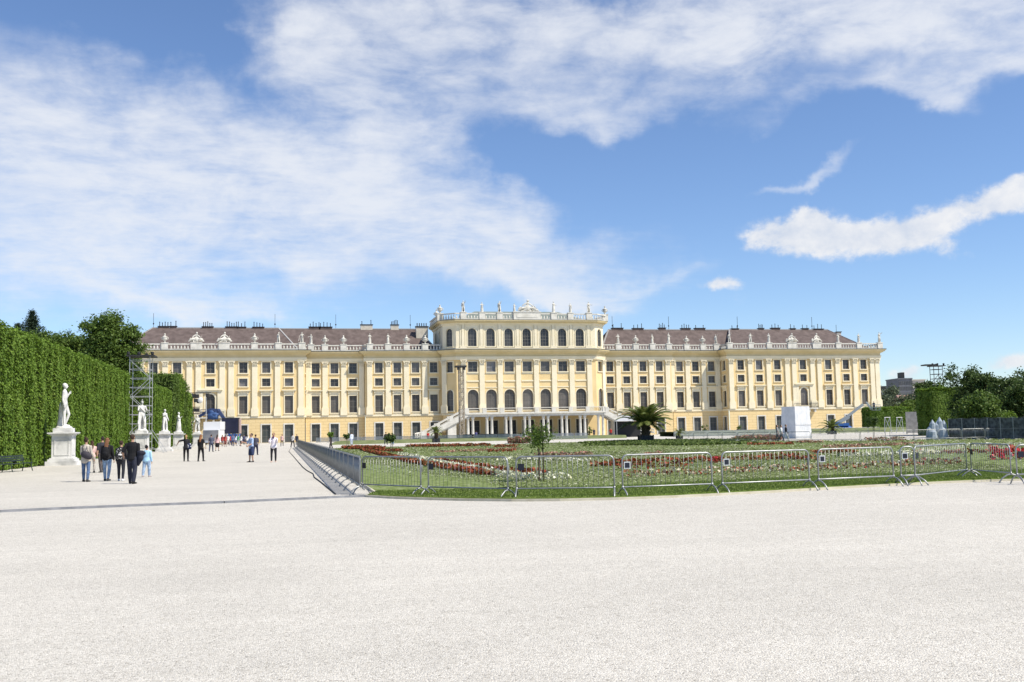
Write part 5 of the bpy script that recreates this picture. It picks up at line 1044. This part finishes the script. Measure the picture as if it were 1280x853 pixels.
# ------------------------------------------------------------------ scaffold, lifts, stage gear
alu = mat('scaffold_aluminium', (.42, .43, .44), (.52, .53, .54), scale=4, rough=.4, metal=.4)
def scaffold(xy, rz, w, d, h, lift, label, deck=True, m=alu, skirt=True, tube=.035, name='scaffold_tower', ladder=True, stairs=False):
    e = empty(name, (*xy, 0), rz, label, 'scaffold tower'); a, b = w/2, d/2; n = int(h/lift)
    for sx in (-1, 1):
        for sy in (-1, 1): mb = MB(); mb.tube([(sx*a, sy*b, 0), (sx*a, sy*b, h)], tube, 6); mb.box(sx*a-.12, sx*a+.12, sy*b-.12, sy*b+.12, 0, .05); mb.obj('standard', m, e)
    mb = MB()
    for k in range(n+1):
        z = min(.25+k*lift, h-.1)
        for zz in (z, z+lift*.5):
            if zz > h: continue
            for sy in (-1, 1): mb.tube([(-a, sy*b, zz), (a, sy*b, zz)], tube*.8, 5)
            for sx in (-1, 1): mb.tube([(sx*a, -b, zz), (sx*a, b, zz)], tube*.8, 5)
    mb.obj('ledger', m, e)
    for sy in (-1, 1):
        mb = MB()
        for k in range(n): z = .25+k*lift; s = 1 if k % 2 else -1; mb.tube([(-s*a, sy*b, z), (s*a, sy*b, z+lift)], tube*.8, 5)
        mb.obj('brace', m, e)
    if deck:
        mb = MB(); mb.box(-a-.35, a+.5, -b-.3, b+.3, h, h+.14); mb.obj('platform', darkm, e); mb = MB()
        for k, (u, v) in enumerate(((-a-.15, -b), (-.1, -b-.1), (a+.25, -b), (a*.4, b))): mb.lathe([(.05, -.1), (.12, .0), (.17, .1), (.17, .3), (.05, .36)], (u, v, h+.16), 8)
        mb.obj('spotlight', darkm, e)
    if skirt:
        for sx in (-1, 1):
            for sy in (-1, 1): mb = MB(); mb.tube([(sx*a, sy*b, 2.6), (sx*(a+1.6), sy*(b+.3), .05)], tube*.85, 5); mb.tube([(sx*a, sy*b, .6), (sx*(a+1.6), sy*(b+.3), .05)], tube*.7, 5); mb.obj('outrigger', m, e)
    return e
tx, ty = -68.35, -101.5
scaffold((tx, ty), 0, 2.1, 2.4, Zat(182, 451, 118), 2.0, 'tall aluminium scaffold lighting tower with dark platform in the gap of the left hedge')
xy = D(1174.5, 172); dark_steel = mat('dark_truss', (.05, .05, .055), (.09, .09, .1), scale=3, rough=.6, metal=.3)
e = scaffold(xy, -.2, 1.5, 1.5, Zat(1169, 458, 172), 1.6, 'dark lighting tower rising above the hedge at the right', True, dark_steel, False, .06)
mb = MB(); mb.box(-1.9, .0, -1.0, 1.0, 0, .2); o = mb.obj('canopy', darkm, e, (-.3, 0, Zat(1169, 458, 172)+.16))
# brown lattice tower before the left stairs
trm = mat('aged_truss', (.30, .25, .19), (.42, .37, .30), scale=2.5, rough=.6, metal=.2)
dep = 196; xy = D(577.5, dep); h = Zat(577, 458.5, dep); e = empty('truss_tower', (*xy, 0), .1, 'slender lattice tower with dark head standing before the left stairs', 'truss tower')
for sx in (-1, 1):
    for sy in (-1, 1): mb = MB(); mb.tube([(sx*.42, sy*.42, 0), (sx*.42, sy*.42, h)], .09, 6); mb.obj('chord', trm, e)
mb = MB(); k = 0; z = 0
while z < h-.7:
    s = 1 if k % 2 else -1
    for q in (-1, 1): mb.tube([(-s*.42, q*.42, z), (s*.42, q*.42, z+.8)], .055, 5); mb.tube([(q*.42, -s*.42, z), (q*.42, s*.42, z+.8)], .055, 5)
    mb.tube([(-.42, -.42, z), (.42, -.42, z)], .05, 5); z += .8; k += 1
mb.obj('lacing', trm, e); mb = MB(); mb.box(-1.1, .9, -.8, .8, h-.1, h+.25); mb.box(-.9, -.5, -.7, -.3, h-.6, h-.1); mb.box(.3, .7, -.7, -.3, h-.6, h-.1); mb.obj('head', darkm, e)
# boom lifts
blue = mat('blue_paint', (.03, .10, .33), (.05, .14, .42), scale=2, rough=.4); greyp = mat('grey_paint', (.30, .33, .36), rough=.5); tyre = mat('tyre_rubber', (.02, .02, .02), rough=.9); navy = mat('navy_paint', (.03, .05, .12), (.05, .075, .17), scale=2, rough=.45)
def boom_lift(xy, rz, label, segs, basket_at, bm, sc=1.0, frame_h=.9, boxcol=None):
    e = empty('boom_lift', (*xy, 0), rz, label, 'boom lift'); e.scale = (sc,)*3
    mb = MB(); mb.tube([(-1.6, 0, frame_h), (1.6, 0, frame_h)], [(.75, .4), (.75, .4)], 12, ref=(0, 1, 0)); mb.box(-1.7, 1.7, -.95, .95, .45, .85); mb.obj('chassis', blue, e)
    for sx in (-1, 1):
        for sy in (-1, 1): mb = MB(); mb.tube([(sx*1.15, sy*.82, .45), (sx*1.15, sy*1.12, .45)], .45, 14, cap=False); mb.obj('wheel', tyre, e)
    mb = MB(); mb.box(-1.1, 1.2, -.8, .8, 1.3, 1.9); mb.box(-1.5, -.6, -.6, .6, 1.3, 2.1); mb.obj('turret', blue, e)
    mb = MB()
    for i, (a, b, w) in enumerate(segs): mb.bar(a, b, w, w*1.15); mb.ball(a, (w*.7,)*3, seg=8, rings=6)
    mb.obj('boom', bm, e)
    p = Vector(basket_at); mb = MB(); mb.box(p.x-.8, p.x+.8, p.y-.4, p.y+.4, p.z-.06, p.z)
    for zz in (.55, 1.1):
        for sy in (-1, 1): mb.bar((p.x-.8, p.y+sy*.4, p.z+zz), (p.x+.8, p.y+sy*.4, p.z+zz), .06)
        for sx in (-1, 1): mb.bar((p.x+sx*.8, p.y-.4, p.z+zz), (p.x+sx*.8, p.y+.4, p.z+zz), .06)
    for sx in (-1, 0, 1):
        for sy in (-1, 1): mb.bar((p.x+sx*.8, p.y+sy*.4, p.z), (p.x+sx*.8, p.y+sy*.4, p.z+1.1), .06)
    mb.obj('basket', bm, e); return e
dep = 205; xy = D(1053, dep); px_m = dep/FOC
boom_lift(xy, HEAD-PI/2, 'blue boom lift with raised pale boom and basket before the right end pavilion', [((-.6, 0, 1.9), ((1085-1053)*px_m*.86, 0, 5.6), .42), (((1045-1053)*px_m, 0, 1.7), ((1062-1053)*px_m, 0, 3.2), .6), ((5.2, 0, 5.9), (6.1, 0, 4.6), .3)], (7.0, 0, 4.4), greyp)
px0, pd = D(1094, dep); 
e_, P_, s_ = person((px0, pd), toward, 1.75, 'worker in dark clothes standing in the basket of the right boom lift', top=(.03, .04, .06), bottom=(.03, .03, .05)); e_.location.z = 4.4
dep = 208; xy = D(291, dep)
boom_lift(xy, HEAD-PI/2, 'dark blue boom lift with folded boom beside the black screen at the left', [((.3, 0, 1.9), (-2.6, 0, 6.2), .5), ((-2.6, 0, 6.2), (-4.2, 0, 6.4), .55), ((-4.2, 0, 6.4), (-6.2, 0, 5.2), .4), ((-4.0, 0, 6.2), (-3.6, 0, 4.6), .35)], (-5.0, 0, 5.4), navy, 1.12)
mb = MB(); mb.box(-1, 1, -.5, .5, 0, 1.2); mb.ball((-.3, 0, 1.4), (.8, .5, .6)); mb.ball((.5, 0, 1.0), (.9, .6, .5)); xyt = D(266, dep)
o = mb.obj('tarpaulin', mat('blue_tarpaulin', (.03, .07, .19), (.06, .12, .27), scale=2, rough=.6, bump=.5, bscale=4), None, (*xyt, 5.2), HEAD-PI/2, smooth=True); tag(o, 'blue tarpaulin bundle hanging on the left boom lift', 'tarpaulin')
# lighting rig at the left of the lift
dep = 204; xy = D(252, dep); e = empty('lighting_rig', (*xy, 0), HEAD-PI/2, 'dark lighting rig with stacked lamps on poles between hedge row and left boom lift', 'lighting rig')
hz = Zat(252, 491, dep); mb = MB()
for sx in (-1.9, .9): mb.tube([(sx, 0, 0), (sx, 0, hz)], .08, 6)
mb.obj('pole', alu, e); mb = MB()
for z in (hz, hz-1.0, hz-2.9, hz-4.2): mb.bar((-2.4, 0, z), (1.8 if z == hz else -.4, 0, z), .16)
mb.obj('truss', darkm, e); mb = MB()
for k, (x, z) in enumerate(((-1.6, hz-.5), (-.9, hz-.6), (-1.2, hz-1.5), (-.6, hz-1.7), (1.2, hz-.5), (-1.5, hz-3.4), (-.8, hz-3.4))): mb.box(x-.3, x+.3, -.4, .3, z-.4, z+.3)
mb.obj('lamp_housing', darkm, e)
mb = MB(); mb.ball((-.2, -.3, hz-1.5), (.55, .3, .6)); mb.obj('white_cover', cloth((.7, .68, .64)), e, smooth=True)
# black screen and white panelled van
dep = 204; xy = D(288.5, dep); e = empty('screen', (*xy, 0), HEAD-PI/2, 'big black video screen box standing on a frame behind the crowd', 'screen'); w = 21/FOC*dep/2; zt, zb = Zat(288, 522.5, dep), 2.2
mb = MB(); mb.box(-w, w, -.5, .6, zb, zt); mb.obj('cabinet', darkm, e); mb = MB(); mb.box(-w+.12, w-.12, -.53, -.505, zb+.15, zt-.15); mb.obj('display', mat('screen_off', (.012, .014, .035), (.02, .022, .05), scale=1, rough=.25), e); mb = MB(); mb.box(w+.01, w+.35, -.3, .3, zb, zt-.2); mb.obj('side_panel', mat('pinkish_panel', (.45, .33, .3), rough=.8), e)
mb = MB()
for sx in (-1, 1): mb.box(sx*(w-.2)-.08, sx*(w-.2)+.08, -.2, .2, 0, zb)
mb.obj('leg', alu, e)
dep = 200; xy = D(264.5, dep); e = empty('box_truck', (*xy, 0), HEAD-PI/2, 'white box truck with dark windscreen parked behind the crowd', 'truck'); w = 21/FOC*dep/2
vm = mat('van_white', (.74, .74, .74), rough=.35); mb = MB(); mb.box(-w, w, .2, 6, 3.0, 4.6); mb.box(-w+.1, w-.1, -.6, 6, .5, 3.0); mb.obj('body', vm, e)
mb = MB(); mb.add([(-w+.12, -.75, 1.5), (w-.12, -.75, 1.5), (w-.14, -.64, 2.92), (-w+.14, -.64, 2.92)], [(0, 1, 2, 3)]); mb.box(-w+.12, w-.12, -.74, -.61, .95, 1.5); mb.obj('windscreen', glass, e)
for sx in (-1, 1): mb = MB(); mb.tube([(sx*(w-.35)-.12, .4, .42), (sx*(w-.35)+.12, .4, .42)], .42, 12, cap=False); mb.obj('wheel', tyre, e)
for sx in (-1, 1): mb = MB(); mb.ball((sx*(w-.4), -.76, .68), (.16, .06, .09), seg=8, rings=6); mb.obj('headlight', plate_l, e)
# shrouded box on the right path
dep = 128; xy = D(995.5, dep); hb = Zat(995, 508.5, dep); w = 26/FOC*dep/2
tarp_w = mat('white_sheeting', (.62, .64, .66), (.74, .75, .76), scale=1.2, rough=.6, bump=.5, bscale=2.2)
e = empty('shrouded_box', (*xy, 0), HEAD-PI/2+.42, 'tall box shrouded in white sheeting standing on the pale path', 'shrouded box'); mb = MB(); n = 10; rr = random.Random(3)
prev = None
for j in range(9):
    z = hb*j/8; k = 1-.07*j/8; ring = []
    for i in range(4*n):
        s, t = divmod(i, n); t = t/n*2-1; q = [(t, -1), (1, t), (-t, 1), (-1, -t)][s]; r = 1+rr.uniform(-.018, .018); ring.append((q[0]*w*k*r*.95, q[1]*w*k*r*1.05, z))
    if prev:
        for i in range(4*n): mb.quad(prev[i], prev[(i+1) % (4*n)], ring[(i+1) % (4*n)], ring[i])
    prev = ring
mb.add(prev, [tuple(range(4*n))]); mb.obj('sheeting', tarp_w, e)
mb = MB(); mb.tube([(-w*1.0, -w*1.09, hb*.45), (w*1.0, -w*1.09, hb*.43)], .02, 5); mb.tube([(-w*1.0, -w*1.1, .25), (w*1.0, -w*1.1, .25)], .02, 5); mb.obj('lashing', greyp, e)
# tarp covered parasols at the right
dep = 97; xy = D(1173, dep); e = empty('covered_stack', (*xy, 0), HEAD-PI/2, 'folded parasols under pale blue grey covers at the end of the dark fence', 'covered stack')
tarp_b = mat('blue_grey_cover', (.26, .31, .37), (.40, .45, .50), scale=2.2, rough=.7, bump=.4, bscale=5)
for k, (dx, hh, r) in enumerate(((-.75, 1.35, .32), (-.45, 1.95, .33), (-.05, 1.75, .33), (.25, 2.2, .34), (.65, 1.9, .3), (-.6, 1.0, .4), (.4, 1.2, .4))):
    mb = MB(); mb.lathe([(r*1.25, 0), (r*1.2, .25), (r*.95, hh*.5), (r*.8, hh*.8), (r*.3, hh*.93), (.02, hh)], (dx, (.2 if k < 5 else -.2), 0), 9); mb.obj('cover', tarp_b, e)
# dark mesh fence at the right
fm = mat('dark_mesh', (.06, .063, .07), (.17, .175, .185), scale=3.2, rough=.9, lo=.38, hi=.64, detail=9, alpha=.82)
fpts = [Vector(D(px, dp_)) for px, dp_ in ((1186, 97), (1203, 95.4), (1219, 94), (1235, 92.6), (1251, 91.2), (1267, 90), (1284, 88.8), (1302, 87.4))]
for k, (a, b) in enumerate(zip(fpts, fpts[1:])):
    ang = math.atan2(b.y-a.y, b.x-a.x); L_ = (b-a).length; e = empty('mesh_fence', (a.x, a.y, 0), ang, 'dark mesh fence panel in the row before the right-hand trees', 'fence', 'dark mesh fence panels at the right'); hh = 2.0
    mb = MB(); mb.box(.04, L_-.04, -.008, .008, .12, hh-.04); mb.obj('mesh_sheet', fm, e); mb = MB(); mb.tube([(.02, -.02, .1), (.02, -.02, hh), (L_-.02, -.02, hh), (L_-.02, -.02, .1)], .024, 6); mb.tube([(.02, -.02, 1.0), (L_-.02, -.02, 1.0)], .012, 5); mb.obj('frame', steel, e); mb = MB(); mb.box(-.1, .1, -.35, .35, 0, .13); mb.obj('foot', mat('concrete_foot', (.35, .35, .34), rough=.9), e)
# white posts and grey panels right of the palace corner
dep = 150; xy = D(1141.5, dep); e = empty('site_panel', (*xy, 0), HEAD-PI/2, 'grey hoarding panel leaning at the foot of the right-hand hedge', 'hoarding'); mb = MB(); mb.box(-1.0, 1.0, -.05, .05, .2, Zat(1141, 515, dep)); mb.obj('board', mat('grey_board', (.2, .2, .2), (.28, .28, .28), scale=2, rough=.8), e); mb = MB(); mb.bar((-.9, .1, 0), (-.9, .1, 3), .1); mb.bar((.9, .1, 0), (.9, .1, 3), .1); mb.obj('post', alu, e)
for px, lab in ((1110, 'white truss support nearest the palace corner'), (1125, 'white truss support beside the grey hoarding')):
    dep = 170; xy = D(px, dep); e = empty('truss_support', (*xy, 0), HEAD-PI/2, lab, 'truss'); mb = MB(); zt = Zat(px, 522, dep)
    for sx in (-.6, .6): mb.tube([(sx, 0, 0), (sx*.7, 0, zt)], .05, 6)
    mb.obj('post', alu, e); mb = MB(); mb.tube([(-.6, 0, .2), (.42, 0, zt)], .035, 5); mb.tube([(.6, 0, .2), (-.42, 0, zt)], .035, 5); mb.tube([(-.5, 0, zt), (.5, 0, zt)], .05, 6); mb.obj('brace', alu, e)
# dark tables on the terrace forecourt, market tent by the right stairs
dep = 190; xy = D(608, dep); e = empty('stage_platform', (*xy, 0), HEAD-PI/2, 'long low black stage platform before the terrace columns', 'stage'); mb = MB(); mb.box(-4.4, 4.4, -1.2, 1.2, .75, 1.15); mb.obj('deck', darkm, e); mb = MB()
for k in range(8): mb.bar((-4.2+1.2*k, -1.1, 0), (-4.2+1.2*k, -1.1, .75), .12)
mb.obj('leg', darkm, e); mb = MB(); mb.box(-4.3, 4.3, -1.0, 1.0, .1, .7); mb.obj('skirt', darkm, e)
dep = 196; xy = D(786, dep); e = empty('market_tent', (*xy, 0), HEAD-PI/2, 'grey roofed tent half hidden behind the big palm', 'tent'); mb = MB(); ze, zt = 3.1, 4.3
mb.add([(-2.6, -2, ze), (2.6, -2, ze), (2.6, 2, ze), (-2.6, 2, ze), (-1.0, 0, zt), (1.0, 0, zt)], [(0, 1, 5, 4), (1, 2, 5), (2, 3, 4, 5), (3, 0, 4), (0, 3, 2, 1)]); mb.obj('roof', mat('tent_canvas', (.42, .43, .44), (.5, .51, .52), scale=1, rough=.7), e); mb = MB()
for sx in (-1, 1):
    for sy in (-1, 1): mb.tube([(sx*2.5, sy*1.9, 0), (sx*2.5, sy*1.9, ze)], .06, 6)
mb.obj('pole', alu, e); mb = MB(); mb.box(-2.5, 2.5, 1.7, 1.75, 0, ze-.05); mb.obj('rear_wall', darkm, e)
person(D(763.5, 200), toward, 1.8, 'person in red under the right end of the terrace', top=(.5, .04, .03), bottom=(.05, .05, .07)); person(D(742.5, 204), toward, 1.8, 'person in dark clothes between terrace columns at the right', top=(.05, .05, .07), bottom=(.05, .05, .07)); person(D(535, 196), away, 1.8, 'person in red by the foot of the left stairs', top=(.6, .04, .03), bottom=(.12, .1, .1)); person(D(595, 186), away, 1.75, 'person in blue beside the black stage platform', top=(.1, .1, .25), bottom=(.1, .1, .12))
# white curved ornamental fountain left of the stairs
# bench and its neighbour at the left edge
bench_m = mat('dark_green_bench', (.02, .035, .032), (.035, .05, .045), scale=4, rough=.6)
p0 = Vector(G(41, 588.5)); p1 = Vector(G(-14, 592.5)); ang = math.atan2(p0.y-p1.y, p0.x-p1.x); e = empty('park_bench', (p1.x, p1.y, 0), ang, 'dark green slatted bench against the hedge, cut off by the left edge', 'bench'); L_ = (p0-p1).length
mb = MB()
for k in range(5): mb.box(0, L_, .0+.10*k, .08+.10*k, .43, .46)
mb.obj('seat', bench_m, e); mb = MB()
for k in range(3): mb.box(0, L_, .52+.03*k, .55+.03*k, .55+.12*k, .64+.12*k)
mb.obj('backrest', bench_m, e)
for x in (.12, L_/2, L_-.12):
    mb = MB(); mb.tube([(x, .04, .42), (x, .0, .2), (x, -.06, 0)], .025, 6); mb.tube([(x, .45, .42), (x, .55, 0)], .025, 6); mb.tube([(x, .02, .42), (x, .5, .42), (x, .62, .9)], .022, 6); mb.tube([(x, .02, .44), (x, .0, .62), (x, .3, .66), (x, .54, .64)], .018, 6); mb.obj('leg', bench_m, e)
# distant town
def block(px0, px1, top, dep, depth, m, label, floors=7, name='office_building', cols=8):
    a, b = Vector(D(px0, dep)), Vector(D(px1, dep)); H = Zat((px0+px1)/2, top, dep); w = (b-a).length; ang = math.atan2(b.y-a.y, b.x-a.x); e = empty(name, (a.x, a.y, 0), ang, label, 'building')
    mb = MB(); mb.box(0, w, 0, depth, 0, H); mb.box(-.2, w+.2, -.2, depth+.2, H, H+.5); mb.obj('wall', m, e)
    for j in range(floors):
        z = H-2.4-j*(H*.8/floors); mb = MB()
        for i in range(cols): x = w*(i+.5)/cols; mb.box(x-w/cols*.36, x+w/cols*.36, -.04, .2, z, z+1.6)
        mb.obj('window_band', glass, e)
    return e, w, H
e, w, H = block(1126.5, 1143.5, 474, 420, 14, mat('slate_cladding', (.11, .115, .13), (.15, .155, .17), scale=.5, rough=.8), 'dark grey office block on the skyline right of the palace'); mb = MB(); mb.box(w*.35, w*.6, 2, 6, H+.5, H+3.0); mb.obj('plant_room', darkm, e)
block(1144, 1160, 475.5, 425, 14, mat('beige_render', (.46, .42, .36), (.52, .48, .42), scale=.5, rough=.9), 'beige block attached to the dark office block on the skyline')
dep = 290; a, b = Vector(D(1132, dep)), Vector(D(1152, dep)); e = empty('house', (a.x, a.y, 0), math.atan2(b.y-a.y, b.x-a.x), 'house with pinkish red roof below the skyline blocks', 'house'); w = (b-a).length; zt = Zat(1145, 493, dep); ze = Zat(1145, 506, dep)
mb = MB(); mb.box(0, w, 0, 9, 0, ze); mb.obj('wall', mat('pink_render', (.42, .32, .28), rough=.9), e); mb = MB(); mb.add([(-.4, -.5, ze), (w+.4, -.5, ze), (w+.4, 9.5, ze), (-.4, 9.5, ze), (-.4, 4.5, zt), (w+.4, 4.5, zt)], [(0, 1, 5, 4), (2, 3, 4, 5), (1, 2, 5), (3, 0, 4)]); mb.obj('roof', mat('red_tiles', (.30, .19, .16), (.36, .24, .2), scale=1, rough=.9), e)
dep = 500; a = Vector(D(1104, dep)); b = Vector(D(1125, dep)); e = empty('flat_roofed_building', (a.x, a.y, 0), math.atan2(b.y-a.y, b.x-a.x), 'distant flat dark roof showing above the grey green trees', 'building'); zt = Zat(1115, 482.5, dep); mb = MB(); mb.box(0, (b-a).length, 0, 12, 0, zt-1.6); mb.obj('wall', mat('pale_wall', (.5, .5, .5), rough=.9), e); mb = MB(); mb.box(-1, (b-a).length+1, -1, 13, zt-1.6, zt); mb.obj('roof', darkm, e)
# ------------------------------------------------------------------ sun and sky
SUN_EL = R(52); SX, SY = .80, -.60          # direction towards the sun in plan
sd = bpy.data.lights.new('sun', 'SUN'); sd.energy = 4.2; sd.angle = R(.53); sd.color = (1.0, .93, .80); so = bpy.data.objects.new('sun', sd); COL.objects.link(so)
dv = Vector((SX*math.cos(SUN_EL), SY*math.cos(SUN_EL), math.sin(SUN_EL))); so.rotation_euler = dv.to_track_quat('Z', 'Y').to_euler(); so.location = (0, 0, 120)
w = bpy.data.worlds.new('World'); scene.world = w; w.use_nodes = True; nt = w.node_tree; N = nt.nodes; L = nt.links; N.clear()
out = N.new('ShaderNodeOutputWorld'); bg = N.new('ShaderNodeBackground'); bg.inputs['Strength'].default_value = .10; L.new(bg.outputs[0], out.inputs['Surface'])
sky = N.new('ShaderNodeTexSky'); sky.sky_type = 'NISHITA'; sky.sun_disc = False; sky.sun_elevation = SUN_EL; sky.sun_rotation = math.atan2(SX, SY); sky.altitude = 600; sky.air_density = 1.0; sky.dust_density = .1; sky.ozone_density = 3.0
sm_ = N.new('ShaderNodeMix'); sm_.data_type = 'RGBA'; sm_.blend_type = 'MULTIPLY'; sm_.inputs['Factor'].default_value = 1; sm_.inputs['B'].default_value = (.87, .93, 1.05, 1); L.new(sky.outputs[0], sm_.inputs['A']); skyc = sm_.outputs['Result']
tc = N.new('ShaderNodeTexCoord'); sp = N.new('ShaderNodeSeparateXYZ'); L.new(tc.outputs['Generated'], sp.inputs[0])
def mth(op, a, b=None, c=None, clamp=False):
    n = N.new('ShaderNodeMath'); n.operation = op; n.use_clamp = clamp
    for i, v in enumerate((a, b, c)):
        if v is None: continue
        if hasattr(v, 'default_value') or not isinstance(v, (int, float)): L.new(v, n.inputs[i])
        else: n.inputs[i].default_value = v
    return n.outputs[0]
az = mth('ARCTAN2', sp.outputs['Y'], sp.outputs['X']); el = mth('ARCSINE', sp.outputs['Z'])
# cloud plane coordinates (a flat layer seen in true perspective)
zc = mth('ADD', mth('MAXIMUM', sp.outputs['Z'], 0.0), .10); u = mth('DIVIDE', sp.outputs['X'], zc); v = mth('DIVIDE', sp.outputs['Y'], zc)
cv = N.new('ShaderNodeCombineXYZ'); L.new(u, cv.inputs[0]); L.new(v, cv.inputs[1])
ca = N.new('ShaderNodeCombineXYZ'); L.new(az, ca.inputs[0]); L.new(el, ca.inputs[1])
def noise(vec, sc, det, rough, dist=0.0, stretch=None, rot=0.0):
    if stretch:
        mp = N.new('ShaderNodeMapping'); mp.inputs['Scale'].default_value = stretch; mp.inputs['Rotation'].default_value = (0, 0, rot); L.new(vec, mp.inputs[0]); vec = mp.outputs[0]
    n = N.new('ShaderNodeTexNoise'); n.inputs['Scale'].default_value = sc; n.inputs['Detail'].default_value = det; n.inputs['Roughness'].default_value = rough; n.inputs['Distortion'].default_value = dist; L.new(vec, n.inputs['Vector']); return n.outputs['Fac']
def warp(freq, amp_a, amp_e):
    na = noise(ca.outputs[0], freq, 6, .55); mp = N.new('ShaderNodeMapping'); mp.inputs['Location'].default_value = (3.7, 1.9, 5.1); L.new(ca.outputs[0], mp.inputs[0]); ne = noise(mp.outputs[0], freq, 6, .55)
    return mth('ADD', az, mth('MULTIPLY', mth('SUBTRACT', na, .5), amp_a)), mth('ADD', el, mth('MULTIPLY', mth('SUBTRACT', ne, .5), amp_e))
def blob(cx, cy, rx, ry, rot, s, az=az, el=el):
    d = ray(cx, cy); a0 = math.atan2(d[1], d[0]); e0 = math.asin(d[2]/np.linalg.norm(d)); ce = math.cos(e0)
    da = mth('MULTIPLY', mth('SUBTRACT', az, a0), -ce); de = mth('SUBTRACT', el, e0); t = R(-rot); c, q = math.cos(t), math.sin(t)
    k = FOC*1.0
    X = mth('ADD', mth('MULTIPLY', da, c*k/rx), mth('MULTIPLY', de, q*k/rx)); Y = mth('ADD', mth('MULTIPLY', da, -q*k/ry), mth('MULTIPLY', de, c*k/ry))
    r2 = mth('ADD', mth('MULTIPLY', X, X), mth('MULTIPLY', Y, Y)); return mth('MULTIPLY', mth('EXPONENT', mth('MULTIPLY', r2, -1.0)), s)
def total(bl, az, el):
    t = None
    for b in bl: x = blob(*b, az, el); t = x if t is None else mth('ADD', t, x)
    return t
CIR = [(150, 225, 290, 105, 5, .85), (60, 290, 200, 95, 0, .6), (30, 130, 130, 50, 10, .55), (420, 245, 250, 75, 12, .85), (600, 300, 170, 48, 14, .75), (470, 140, 170, 55, -6, .75), (540, 50, 180, 62, 8, 1.0), (410, 30, 50, 50, 0, .5), (690, 75, 90, 55, 25, .45), (660, 345, 130, 20, 8, .7), (215, 368, 150, 16, 9, .8), (300, 325, 160, 26, 6, .35), (100, 45, 90, 45, 12, .22), (245, 45, 110, 55, 15, -.55), (640, 205, 90, 45, 20, -.3), (700, 190, 120, 90, 0, -.3),
       (900, 12, 330, 26, 4, .95), (1130, 48, 200, 42, 6, 1.25), (1010, 55, 130, 24, 4, .55), (830, 122, 200, 24, -4, .6), (1040, 135, 110, 18, -2, .5), (1150, 130, 80, 14, 8, .3), (1250, 96, 80, 16, -8, .55), (1005, 232, 60, 8, -10, .42), (1062, 214, 44, 9, -22, .36), (760, 362, 120, 11, 2, .35), (900, 385, 110, 9, 2, .16)]
CUM = [(1012, 274, 24, 18, 0, .9), (998, 289, 46, 20, 0, .9), (952, 292, 22, 15, 0, .6), (1068, 301, 84, 20, 2, 1.05), (1148, 294, 30, 17, 0, .8), (1110, 283, 80, 15, -8, .5), (1190, 270, 95, 18, -10, .62), (1250, 246, 32, 16, 0, .9), (1280, 236, 24, 16, 0, .6), (898, 354, 28, 9, -4, 1.0), (1193, 317, 18, 12, -10, .5), (1130, 465, 19, 9, 0, .85), (1256, 454, 26, 8, -5, .8), (1282, 452, 20, 8, 0, .6)]
cir = total(CIR, *warp(7, .27, .15)); cum = total(CUM, *warp(26, .026, .022))
n1 = noise(ca.outputs[0], 9, 9, .60, .5, (.75, 1.7, 1), R(8)); n2 = noise(ca.outputs[0], 26, 8, .62, .35, (.7, 1.5, 1), R(10)); n3 = noise(cv.outputs[0], 9, 6, .62, .3, (.8, 1.3, 1), R(12))
tex = mth('ADD', mth('ADD', mth('MULTIPLY', mth('SUBTRACT', n1, .5), 1.15), mth('MULTIPLY', mth('SUBTRACT', n2, .5), .75)), mth('MULTIPLY', mth('SUBTRACT', n3, .5), .45))
env = mth('SUBTRACT', 1.0, mth('EXPONENT', mth('MULTIPLY', mth('MAXIMUM', cir, 0.0), -1.5)))
dens = mth('ADD', mth('MULTIPLY', env, .98), mth('MULTIPLY', tex, mth('MULTIPLY_ADD', env, 1.0, .24)))
ss = N.new('ShaderNodeMapRange'); ss.interpolation_type = 'SMOOTHSTEP'; ss.inputs['From Min'].default_value = .12; ss.inputs['From Max'].default_value = 1.15; ss.inputs['To Max'].default_value = .88; L.new(dens, ss.inputs['Value'])
n4 = noise(ca.outputs[0], 28, 8, .6, .15, (1, 1.3, 1)); n5 = noise(ca.outputs[0], 75, 6, .6, .1)
cd_ = mth('ADD', cum, mth('MULTIPLY', mth('ADD', mth('MULTIPLY', mth('SUBTRACT', n4, .5), 1.6), mth('MULTIPLY', mth('SUBTRACT', n5, .5), .9)), mth('MINIMUM', mth('MULTIPLY', cum, 2.4), 1.15)))
s2 = N.new('ShaderNodeMapRange'); s2.interpolation_type = 'SMOOTHSTEP'; s2.inputs['From Min'].default_value = .20; s2.inputs['From Max'].default_value = 1.05; s2.inputs['To Max'].default_value = .93; L.new(cd_, s2.inputs['Value'])
def mixc(f, a, b):
    m = N.new('ShaderNodeMix'); m.data_type = 'RGBA'
    if isinstance(f, (int, float)): m.inputs['Factor'].default_value = f
    else: L.new(f, m.inputs['Factor'])
    for nm, x in (('A', a), ('B', b)):
        if hasattr(x, '__len__'): m.inputs[nm].default_value = (*x, 1)
        else: L.new(x, m.inputs[nm])
    return m.outputs['Result']
CW = 6.25
cirr = mixc(ss.outputs[0], skyc, (CW*.93, CW*.96, CW*1.02))
shade = mixc(mth('MULTIPLY_ADD', n4, 3.4, -1.15, clamp=True), (CW*.74, CW*.80, CW*.91), (CW*1.0, CW*1.0, CW*1.01))
L.new(mixc(s2.outputs[0], cirr, shade), bg.inputs['Color'])
scene.view_settings.view_transform = 'Standard'; scene.view_settings.look = 'None'; scene.view_settings.exposure = .56; scene.view_settings.gamma = 1; scene.view_settings.use_curve_mapping = False
scene.cycles.max_bounces = 6; scene.cycles.diffuse_bounces = 3; scene.cycles.transparent_max_bounces = 8
